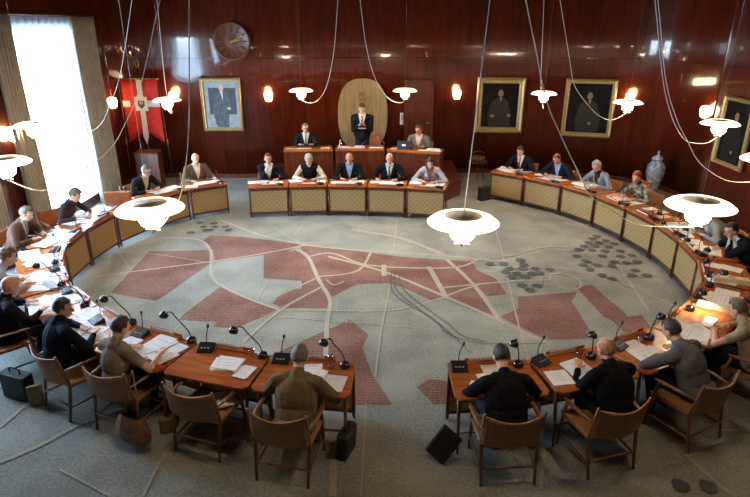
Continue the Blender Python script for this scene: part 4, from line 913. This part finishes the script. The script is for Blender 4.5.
MIC = mic_proto(); MIC.scale = (1.25,) * 3; first = True
mpos = {'L10': (206, 350), 'L9': (140, 335), 'L8': (97, 322), 'L11': (281, 361), 'R0': (459, 369), 'R1': (541, 363)}
for k, D in DESK.items():
    if k[0] == 'P': continue
    p = at(*mpos[k], DZ) if k in mpos else loc(D, -.30 + .06 * rnd.random(), -.14, DZ)
    lab = 'black console microphone on the desk ' + D.desc
    if first: MIC.location = p; MIC.rotation_euler.z = D.rz; MIC['label'] = lab; MIC['group'] = 'desk microphones'; first = False
    else: dup(MIC, (p.x, p.y, DZ), D.rz + rnd.uniform(-.3, .3), lab, 'desk microphones')

# ------------------------------------------------------------------ papers and small things
def stack(pos, rz, w, h, t, label, seed=0, mm='paper', plan=False, folder=None, n=None, name='paper_stack', cat='papers'):
    r = random.Random(seed); b = MB(); z = 0; n = n or max(1, min(6, int(t / .004)))
    if folder: b.box((.01, .0, .002), (w + .02, h + .02, .004), 1, rot=Matrix.Rotation(r.uniform(-.15, .15), 4, 'Z')); z = .004
    for i in range(n):
        th = max(.0012, t / n); fan = .22 if n > 1 else 0
        b.box((r.uniform(-.02, .02) * (n > 1), r.uniform(-.02, .02) * (n > 1), z + th / 2), (w, h, th * .96), 0, rot=Matrix.Rotation(r.uniform(-fan, fan), 4, 'Z')); z += th; 
    m2 = 'plan' if plan else 'ink'
    if plan:
        for x0, y0, dx, dy in ((0, .3, .7, .012), (0, -.2, .6, .012), (-.3, 0, .012, .6), (.3, .05, .012, .5), (.05, .05, .5, .01)): b.box((x0 * w, y0 * h, z + .0004), (max(.003, dx * w), max(.003, dy * h), .0006), 2)
    else:
        for i in range(r.randint(2, 5)): b.box((0, h * (.3 - .13 * i), z + .0003), (w * r.uniform(.4, .75), .004, .0005), 2)
    o = b.build(name, [M[mm], M[folder or 'manila'], M[m2]]); o.location = (pos[0], pos[1], pos[2]); o.rotation_euler.z = rz; tag(o, label, cat, 'papers on the desks'); return o
NP = [ # desk, photo point, turn, w, h, thickness, material, plan, folder, what
 ('L10', 227, 365, .12, .30, .24, .022, 'paper', True, 'manila', 'fanned plans on a buff folder'), ('L10', 247, 373, .05, .16, .22, .012, 'paper', False, 'navy', 'white notepad on a navy folder'),
 ('L11', 313, 378, .05, .24, .26, .014, 'paper', False, None, 'white printed sheets left'), ('L11', 334, 384, .0, .22, .28, .010, 'paper2', False, None, 'cream folder right'), ('L11', 315, 363, .05, .20, .12, .004, 'paper', False, None, 'small white leaflet at the rail'),
 ('L9', 154, 347, .35, .26, .44, .012, 'paper', True, 'manila', 'large unfolded plan'), ('L9', 168, 358, .15, .20, .26, .010, 'paper', False, 'navy', 'sheet on a navy clipboard'), ('L9', 182, 352, .1, .18, .26, .004, 'paper', False, None, 'single white sheet right of the clipboard'), ('L9', 128, 343, .3, .2, .26, .008, 'paper', False, None, 'white booklet by her left arm'),
 ('L8', 78, 330, .5, .30, .36, .010, 'paper', False, None, 'broad white sheets before his hands'), ('L8', 92, 345, .4, .24, .30, .010, 'paper', True, None, 'white sheets under his right hand'), ('L8', 84, 312, .5, .34, .24, .006, 'paper', False, None, 'loose white sheet at the rail'),
 ('L7', 66, 300, .7, .42, .34, .010, 'paper', True, None, 'broad white spread'), ('L7', 42, 308, .7, .3, .3, .008, 'paper', False, None, 'white pages near his arm'),
 ('L6', 38, 278, .8, .30, .30, .012, 'paper', False, None, 'white pages by her hand'), ('L6', 52, 286, .9, .34, .10, .03, 'grey', False, 'manila', 'grey binder beside the pages'),
 ('L5', 42, 262, 1., .30, .40, .012, 'paper', False, None, 'broad white pages'), ('L5', 26, 250, 1.1, .26, .3, .01, 'paper', False, None, 'white pages at the outer edge'),
 ('R0', 478, 389, -.35, .19, .26, .004, 'paper', False, None, 'white sheet to the left'), ('R0', 493, 381, .25, .26, .30, .006, 'paper', False, None, 'white open pages in the middle'), ('R0', 488, 364, .0, .22, .16, .008, 'paper2', False, None, 'cream booklet at the rail'), ('R0', 523, 388, .5, .17, .24, .004, 'paper', False, None, 'white sheet by his right hand'),
 ('R1', 558, 378, .15, .24, .26, .004, 'paper', False, None, 'flat white sheet to the left'), ('R1', 579, 370, .35, .24, .32, .030, 'paper', False, None, 'thick white document'), 
 ('R2', 637, 350, .5, .28, .34, .010, 'paper', False, None, 'fanned white sheets left'), ('R2', 651, 356, .3, .34, .30, .012, 'paper', False, None, 'broad white sheets under his hands'),
 ('R3', 690, 336, .5, .36, .34, .014, 'paper', False, None, 'brightly lit broad white sheets'), ('R3', 709, 322, .9, .30, .12, .006, 'paper', False, None, 'white sheet beside the box file'), ('R3', 676, 322, .5, .14, .30, .006, 'paper', False, None, 'narrow white sheet at the rail'),
 ('R4', 722, 301, .9, .38, .40, .014, 'paper', False, None, 'broad white open pages'), ('R5', 722, 282, 1.1, .22, .36, .020, 'paper', False, None, 'white pages with a dark cover'),
 ('R6', 706, 251, 1.3, .32, .40, .010, 'paper', True, None, 'broad white sheets'), ('R6', 690, 240, 1.2, .24, .3, .008, 'paper', False, None, 'white sheets at the rail'), ('R7', 690, 231, 1.35, .26, .46, .010, 'paper', False, None, 'white spread under the pendant'), ('R7', 672, 224, 1.2, .2, .26, .006, 'paper', False, None, 'white booklet at the rail'),
 ('R8', 662, 217, 1.4, .16, .34, .006, 'paper2', False, None, 'long cream sheet'), ('R8', 650, 209, 1.4, .18, .26, .006, 'paper', False, None, 'white sheet'), ('R8', 669, 212, 1.4, .14, .26, .004, 'paper', False, None, 'pink-white slip'),
 ('R9', 644, 202, 1.7, .20, .36, .010, 'paper', False, None, 'white pages'), ('R9', 622, 199, 1.8, .24, .30, .012, 'paper', False, None, 'white pages at the rail'), ('R9', 633, 212, 2.3, .06, .3, .004, 'paper', False, None, 'narrow white strip'),
 ('R10', 588, 184, 2.3, .40, .46, .02, 'paper', False, None, 'large white open file'), ('R11', 553, 177.5, 2.5, .36, .40, .012, 'paper', False, None, 'broad white papers'), ('R11', 561, 180, 2.5, .22, .26, .015, 'paper', False, None, 'white stack to the side'), ('R11', 536, 174, 2.5, .2, .2, .01, 'paper', False, None, 'small white stack'),
 ('R12', 506, 170, 2.6, .40, .30, .016, 'paper', False, None, 'broad white papers'), ('R12', 498, 166.5, 2.5, .20, .2, .03, 'paper', False, None, 'crumpled white pile'), ('R12', 527, 171, 2.6, .26, .2, .02, 'grey', False, None, 'grey file'),
 ('L0', 208, 184, -.5, .55, .30, .030, 'paper', False, None, 'long white roll of plans'), ('L0', 195, 190, -.3, .3, .2, .01, 'paper', False, None, 'white sheets'),
 ('L1', 172, 188.5, -.6, .34, .28, .012, 'paper', False, None, 'white pages near the middle'), ('L1', 160, 192, -.7, .30, .26, .01, 'paper', False, None, 'white pages by his hands'),
 ('L2', 104, 208, -.9, .34, .40, .01, 'paper', True, None, 'broad white sheets'), ('L2', 125, 199, -.8, .3, .24, .008, 'paper', False, None, 'white sheets beyond the box'),
 ('L3', 84, 213, -1.1, .36, .44, .012, 'paper', False, None, 'white open pages'), ('L3', 70, 222, -1.2, .3, .36, .01, 'paper', False, None, 'white pages by her arm'),
 ('L4', 60, 238, -1.4, .40, .40, .012, 'paper', False, None, 'white open pages'), ('L4', 40, 247, -1.3, .3, .3, .01, 'paper', False, None, 'pale magazine near his hands'),
 ('C0', 254, 183, .1, .26, .20, .02, 'paper', False, None, 'white pile at its left end'), ('C0', 276, 183, -.1, .30, .20, .015, 'paper', False, None, 'white papers at its right'), ('C0', 266, 185, -.1, .2, .14, .012, 'manila', False, None, 'buff file in its middle'),
 ('C1', 296, 181.5, .2, .30, .24, .02, 'paper', False, None, 'white pile at its left end'), ('C1', 309, 184, 0, .26, .18, .01, 'paper', False, None, 'white papers in its middle'), ('C2', 338, 183, .1, .30, .20, .018, 'paper', False, None, 'white pile at its left end'), ('C2', 357, 182, -.1, .36, .24, .012, 'paper', False, None, 'white papers before the sitter'),
 ('C3', 386, 183, .05, .32, .22, .018, 'paper', False, None, 'white stack in its middle'), ('C3', 398, 183.5, 0, .24, .18, .012, 'paper', False, None, 'white sheets at its right end'), ('C3', 374, 182, 0, .2, .2, .01, 'paper', False, None, 'white sheets at its left end'), ('C4', 416, 183, 0, .28, .24, .022, 'paper', False, None, 'white stack at its left end'), ('C4', 434, 186, -.2, .34, .20, .02, 'paper', False, None, 'white papers at its right'),
]
for i, (k, x, y, rz, w, h, t, mm, plan, folder, what) in enumerate(NP):
    D = DESK[k]; p = at(x, y, DZ); d = Vector((p.x - D.m.x, p.y - D.m.y)); c, s = math.cos(D.rz), math.sin(D.rz); lx = d.x * c + d.y * s; lyy = -d.x * s + d.y * c
    lx = max(-D.w / 2 + .13, min(D.w / 2 - .13, lx)); lyy = max(-.53, min(-.17, lyy)); q = loc(D, lx, lyy, DZ + .0005 + .0006 * (i % 3))
    big = h > w; r = (rz if k[0] in 'LR' and k not in ('L0', 'L1', 'L2') else rz)
    r = D.rz + random.Random(i).uniform(-.25, .25) if k[0] != 'C' else D.rz + rz
    if k in ('L9', 'L10', 'L11', 'R0', 'R1', 'R2'): r = rz - (.5 if k == 'L9' else .2 if k in ('L10',) else 0) * 0
    if k == 'L9': r = -.62 + rz * .3
    if k == 'L10': r = -.25 + rz
    stack(q, r, w, h, t, '%s, on the desk %s' % (what, D.desc), i, mm, plan, folder)
for i, (k, x, y, w, h, t, mm, what) in enumerate([('P0', .42, -.2, .30, .2, .012, 'manila', 'buff file at its right end'), ('P0', .1, -.15, .34, .24, .02, 'paper', 'white papers before the sitter'), ('P0', -.45, -.2, .22, .18, .015, 'paper', 'small white papers at one end'),
    ('P1', .42, -.2, .30, .24, .03, 'paper', 'white pile beside the carafe'), ('P1', -.0, -.2, .24, .26, .05, 'paper', 'thick white block before the standing man'), ('P1', -.42, -.2, .34, .2, .02, 'paper', 'white papers at its right'), ('P1', .2, -.25, .24, .16, .01, 'paper', 'low white sheets'),
    ('P2', .5, -.2, .24, .2, .012, 'paper', 'white papers at its left end'), ('P2', -.48, -.2, .32, .26, .05, 'paper', 'thick white pile at its right end'), ('P2', -.2, -.25, .22, .18, .01, 'paper', 'white sheets beside the laptop')]):
    D = DESK[k]; p = loc(D, x, y, DA + .781); stack(p, D.rz + .1 * (i % 3 - 1), w, h, t, '%s, podium desk %s' % (what, D.desc), 90 + i, mm)
rr = random.Random(11)
for k, n in (('L2', 3), ('L3', 4), ('L4', 5), ('L5', 5), ('L6', 4), ('L7', 4), ('L8', 3), ('L1', 2), ('R3', 2), ('R4', 3), ('R5', 3), ('R6', 2), ('R7', 2), ('R10', 1), ('C0', 1), ('C2', 1), ('C3', 1), ('C1', 1), ('C4', 1)):
    D = DESK[k]
    for j in range(n):
        q = loc(D, rr.uniform(-.30, .30), rr.uniform(-.50, -.20), DZ + .0003 + .0016 * j); stack(q, D.rz + rr.uniform(-.5, .5), .21, .297, .0012, 'loose white sheet lying flat on the desk ' + D.desc, 300 + j + int(D.m.x * 7), n=1, name='paper_sheet', cat='paper')
# sheet held by the standing man, papers on the empty chair
D = DESK['P1']; p = loc(D, -.05, -.78 + .42, DA + 1.27); b = MB(); b.box((0, 0, 0), (.20, .15, .003), rot=Matrix.Rotation(.35, 4, 'X')); o = b.build('paper_sheet', M['paper']); o.location = p; o.rotation_euler.z = D.rz; tag(o, 'white sheet held by the standing man in the red tie', 'paper')
D = DESK['L10']; p = Vector((-1.62, 5.10, .455)); b = MB(); b.box((0, 0, 0.02), (.20, .28, .004), rot=Matrix.Rotation(.1, 4, 'Y')); b.box((.02, 0, .012), (.21, .28, .003), rot=Matrix.Rotation(.05, 4, 'Y')); o = b.build('paper_sheet', M['paper']); o.location = p; o.rotation_euler.z = D.rz + .8; tag(o, 'white papers lying on the seat of the empty armchair', 'papers')
# laptop on the podium
D = DESK['P2']; t = thing('laptop', 'black laptop with a small white mark on its lid, on the right podium desk', 'laptop', loc(D, .26, -.2, DA + .781), D.rz + PI)
b = MB(); b.box((0, 0, .01), (.34, .24, .02), bev=.01); b.build('keyboard_base', M['black'], t)
b = MB(); b.box((0, -.12, .125), (.34, .014, .24), rot=Matrix.Rotation(-.15, 4, 'X')); l_ = b.build('lid', M['black'], t); 
t.rotation_euler.z = D.rz; 
for ch in t.children: ch.rotation_euler.z = PI
b = MB(); b.box((0, -.130, .14), (.10, .006, .045), rot=Matrix.Rotation(-.15, 4, 'X')); b.build('lid_mark', M['paper'], l_)
# carafe and glasses
def glass(pos, label, r=.035, h=.10, name='drinking_glass', cat='glass'):
    b = MB(); b.lathe([(.001, .003), (r * .8, .003), (r, h), (r - .003, h), (r * .8 - .003, .008), (.001, .008)], 18); o = b.build(name, M['glass']); o.location = pos; tag(o, label, cat); return o
t = thing('water_carafe', 'clear water carafe on the middle podium desk left of the standing man', 'carafe', loc(DESK['P1'], .5, -.12, DA + .781), 0)
b = MB(); b.lathe([(.045, .0), (.055, .03), (.05, .12), (.022, .17), (.028, .21), (.025, .21), (.019, .17), (.045, .12), (.05, .03), (.001, .01)], 20); b.build('body', M['glass'], t)
b = MB(); b.lathe([(.018, .2), (.02, .215), (.012, .235), (.001, .24)], 12); b.build('stopper', M['steel'], t)
gp = {'L11a': (331, 362, 'water glass beside the lamp, on the desk before the man in olive jacket'), 'L11b': (332, 367.5, 'low glass dish below the water glass, on the desk before the man in olive jacket'), 'L10': (252, 356, 'water glass left of the lamp on the unoccupied near desk'),
      'R1': (579, 358, 'water glass left of the lamp on the desk of the balding man in black'), 'R2': (640, 342, 'water glass beside the lamp on the desk of the man in grey-blue')}
for k, (x, y, lab) in gp.items(): p = at(x, y, DZ + .001); glass(p, lab, .04 if k == 'L11b' else .034, .03 if k == 'L11b' else .09)
# cream boxes on the right desks, wooden box on the left desk
def boxfile(k, x, y, w, d, h, label, marks=True):
    D = DESK[k]; t = thing('box_file', label, 'box', loc(D, x, y, DZ + .002), D.rz + .08)
    b = MB(); b.box((0, 0, h / 2), (w, d, h)); o = b.build('box', M['manila'], t); bev(o, .004)
    b = MB(); b.box((0, -.0, h + .002), (w * .45, d * .6, .003), 0)
    for i in range(3): b.box((w * (-.15 + .13 * i), 0, h + .0045), (w * .07, d * .2, .002), 1)
    b.build('paper_label', [M['paper2'], M['ink']], t)
boxfile('R4', -.38, -.36, .12, .46, .06, 'cream box file with a pale label on the desk at the right photo edge')
boxfile('R5', -.37, -.36, .13, .46, .08, 'long cream box beneath the dark suit at the right photo edge')
D = DESK['L2']; t = thing('desktop_box', 'low wooden box with a small round badge standing on a desk before the tall window', 'box', loc(D, .05, -.33, DZ), .1)
b = MB(); b.box((0, 0, .14), (.50, .14, .28)); o = b.build('box', M['desk'], t); bev(o, .006)
b = MB(); b.lathe([(.035, 0), (.035, .006), (.001, .008)], 16, c=(0, -.07, .16), R=Rx); b.build('badge', M['gold_dark'], t)
t = thing('webcam', 'small black round camera standing on the wooden box before the tall window', 'camera', loc(D, .0, -.33, DZ + .28), .1); t.location.x += .14
b = MB(); b.lathe([(.03, 0), (.03, .01), (.01, .015), (.01, .04)], 12); b.build('stand', M['black'], t); b = MB(); b.ell((0, 0, .065), (.036, .036, .034)); b.build('camera_head', M['black'], t)
# pens
pens = [('R0', 519, 386, 'red pen'), ('L9', 150, 353, 'dark pen'), ('L8', 76, 338, 'dark pen'), ('R3', 700, 343, 'dark pen'), ('L7', 80, 300, 'dark pen')]
for k, x, y, w in pens:
    p = at(x, y, DZ + .018); b = MB(); b.tube([(-.06, 0, 0), (.055, 0, 0), (.07, 0, 0)], [.004, .004, .001], 6); o = b.build('pen', M['flag'] if 'red' in w else M['navy']); o.location = p; o.rotation_euler.z = .6; tag(o, w + ' lying on the papers of the desk ' + DESK[k].desc, 'pen')

# ------------------------------------------------------------------ bags on the floor
def case(name, label, pos, rz, w, d, h, tilt=0., m='blackbag', handle=True, cat='bag', soft=.02):
    t = thing(name, label, cat, pos, rz); t.rotation_euler = (tilt, 0, rz)
    b = MB(); b.box((0, 0, h / 2), (w, d, h), bev=soft); o = b.build('body', M[m], t); bev(o, .012, 3)
    b = MB(); b.box((0, 0, h * .97), (w * .96, d * .4, .012)); b.build('zip', M['grey'] if m == 'blackbag' else M['chair'], t)
    if handle: b = MB(); b.tube(catmull([(-w * .2, 0, h - .005), (-w * .17, 0, h + .06), (w * .17, 0, h + .06), (w * .2, 0, h - .005)], 5), .009); b.build('handle', M['blackbag'], t)
    return t
p = at(21, 396); case('briefcase', 'soft black briefcase standing on the carpet at the left photo edge', p, -.35, .40, .16, .33)
p = at(38, 404); case('document_wallet', 'olive brown document wallet standing beside the soft black briefcase', p, .5, .16, .06, .26, m='olive', handle=False)
p = at(168, 432); case('document_wallet', 'small olive brown wallet standing left of the empty armchair', p, .4, .16, .06, .18, m='olive', handle=False)
p = at(344, 452); case('shoulder_bag', 'black shoulder bag leaning under the desk of the man in olive jacket', p + Vector((.02, .0, 0)), 1.2, .30, .12, .30, tilt=.06)
p = at(484, 201); case('shoulder_bag', 'black bag on the carpet at the far right end desk', p + Vector((0, .1, 0)), .5, .30, .16, .34)
p = at(436, 462); p = at(434, 461); t = case('document_case', 'flat black case with pale edges leaning against the near right desk', p + Vector((-.0, .0, .0)), .75, .24, .05, .36, tilt=-.3, handle=False); t.rotation_euler = (-.25, .45, -.6); t.location.z = .06
# brown handbag hanging on the back of the taupe woman's chair
D = DESK['L9']; q = at(136, 446); t = thing('handbag', 'large brown suede shoulder bag hanging from the chair back of the woman in taupe', 'bag', q, D.rz)
b = MB()
def bagf(u, v):
    a = 2 * PI * u; z = .07 + .34 * v; k = (1.05 - .5 * v ** 2) * (.55 + .45 * math.sin(min(1, v * 3) * PI / 2)); fold = 1 + .06 * math.sin(a * 9) * v
    return (.235 * k * math.cos(a) * fold, .115 * k * math.sin(a) * fold, z - .02 * math.cos(a * 2) * v)
b.grid(bagf, 48, 12); b.add([bagf(k / 24, 0) for k in range(24)], [list(range(24))]); b.build('body', M['bag'], t)
b = MB()
for s in (-1, 1): b.tube(catmull([(s * .10, -.0, .38), (s * .07, .06, .55), (-.02 + s * .02, .12, .80), (-.03, .14, .86)], 5), .011, 8, flat=.5)
b.build('strap', M['bag'], t)

for x, y in ((-2.4, 9.2), (0, 8.6), (2.2, 9.6), (-2.4, 12.0), (0, 11.8), (2.4, 12.4)):  # unseen overhead lamps, added to brighten the carpet inside the ring
    t = thing('added_ceiling_light', 'unseen overhead lamp added to brighten the middle of the hall', 'added lamp', (x, y, ZC), 0, 'added overhead lamps')
    b = MB(); b.lathe([(.12, 0), (.15, -.0), (.15, -.03), (.12, -.03), (.12, 0)], 24); b.build('trim', M['white'], t)
    l = bpy.data.lights.new('spot', 'SPOT'); l.energy = 640; l.color = (1, .87, .68); l.spot_size = math.radians(54); l.spot_blend = .7; l.shadow_soft_size = .12
    lo = bpy.data.objects.new('spot', l); COL.objects.link(lo); lo.parent = t; lo.location = (0, 0, -.02)
D = DESK['R3']; p = loc(D, .39, -.22, DZ + .29); l = bpy.data.lights.new('desk_lamp_spot', 'SPOT'); l.energy = 26; l.color = (1, .86, .64); l.spot_size = math.radians(110); l.spot_blend = .6; l.shadow_soft_size = .03
lo = bpy.data.objects.new('desk_lamp_spot', l); COL.objects.link(lo); lo.location = p
# ------------------------------------------------------------------ daylight
w = bpy.data.worlds.new('world'); sc.world = w; w.use_nodes = True; nt = w.node_tree
sky = nt.nodes.new('ShaderNodeTexSky'); sky.sky_type = 'NISHITA'; sky.sun_disc = False; sky.sun_elevation = math.radians(38); sky.sun_rotation = math.radians(60)
mx = nt.nodes.new('ShaderNodeMix'); mx.data_type = 'RGBA'; mx.inputs['Factor'].default_value = .9; mx.inputs['B'].default_value = (.50, .74, 1, 1)
nt.links.new(sky.outputs['Color'], mx.inputs['A']); nt.links.new(mx.outputs['Result'], nt.nodes['Background'].inputs['Color']); nt.nodes['Background'].inputs['Strength'].default_value = 16
sc.view_settings.view_transform = 'Standard'; sc.view_settings.look = 'None'; sc.view_settings.gamma = 1; sc.view_settings.use_curve_mapping = False
sc.view_settings.exposure = .25
sc.cycles.use_denoising = True; sc.cycles.sample_clamp_indirect = 6; sc.cycles.max_bounces = 7; sc.cycles.diffuse_bounces = 4; sc.cycles.glossy_bounces = 3; sc.cycles.transmission_bounces = 5
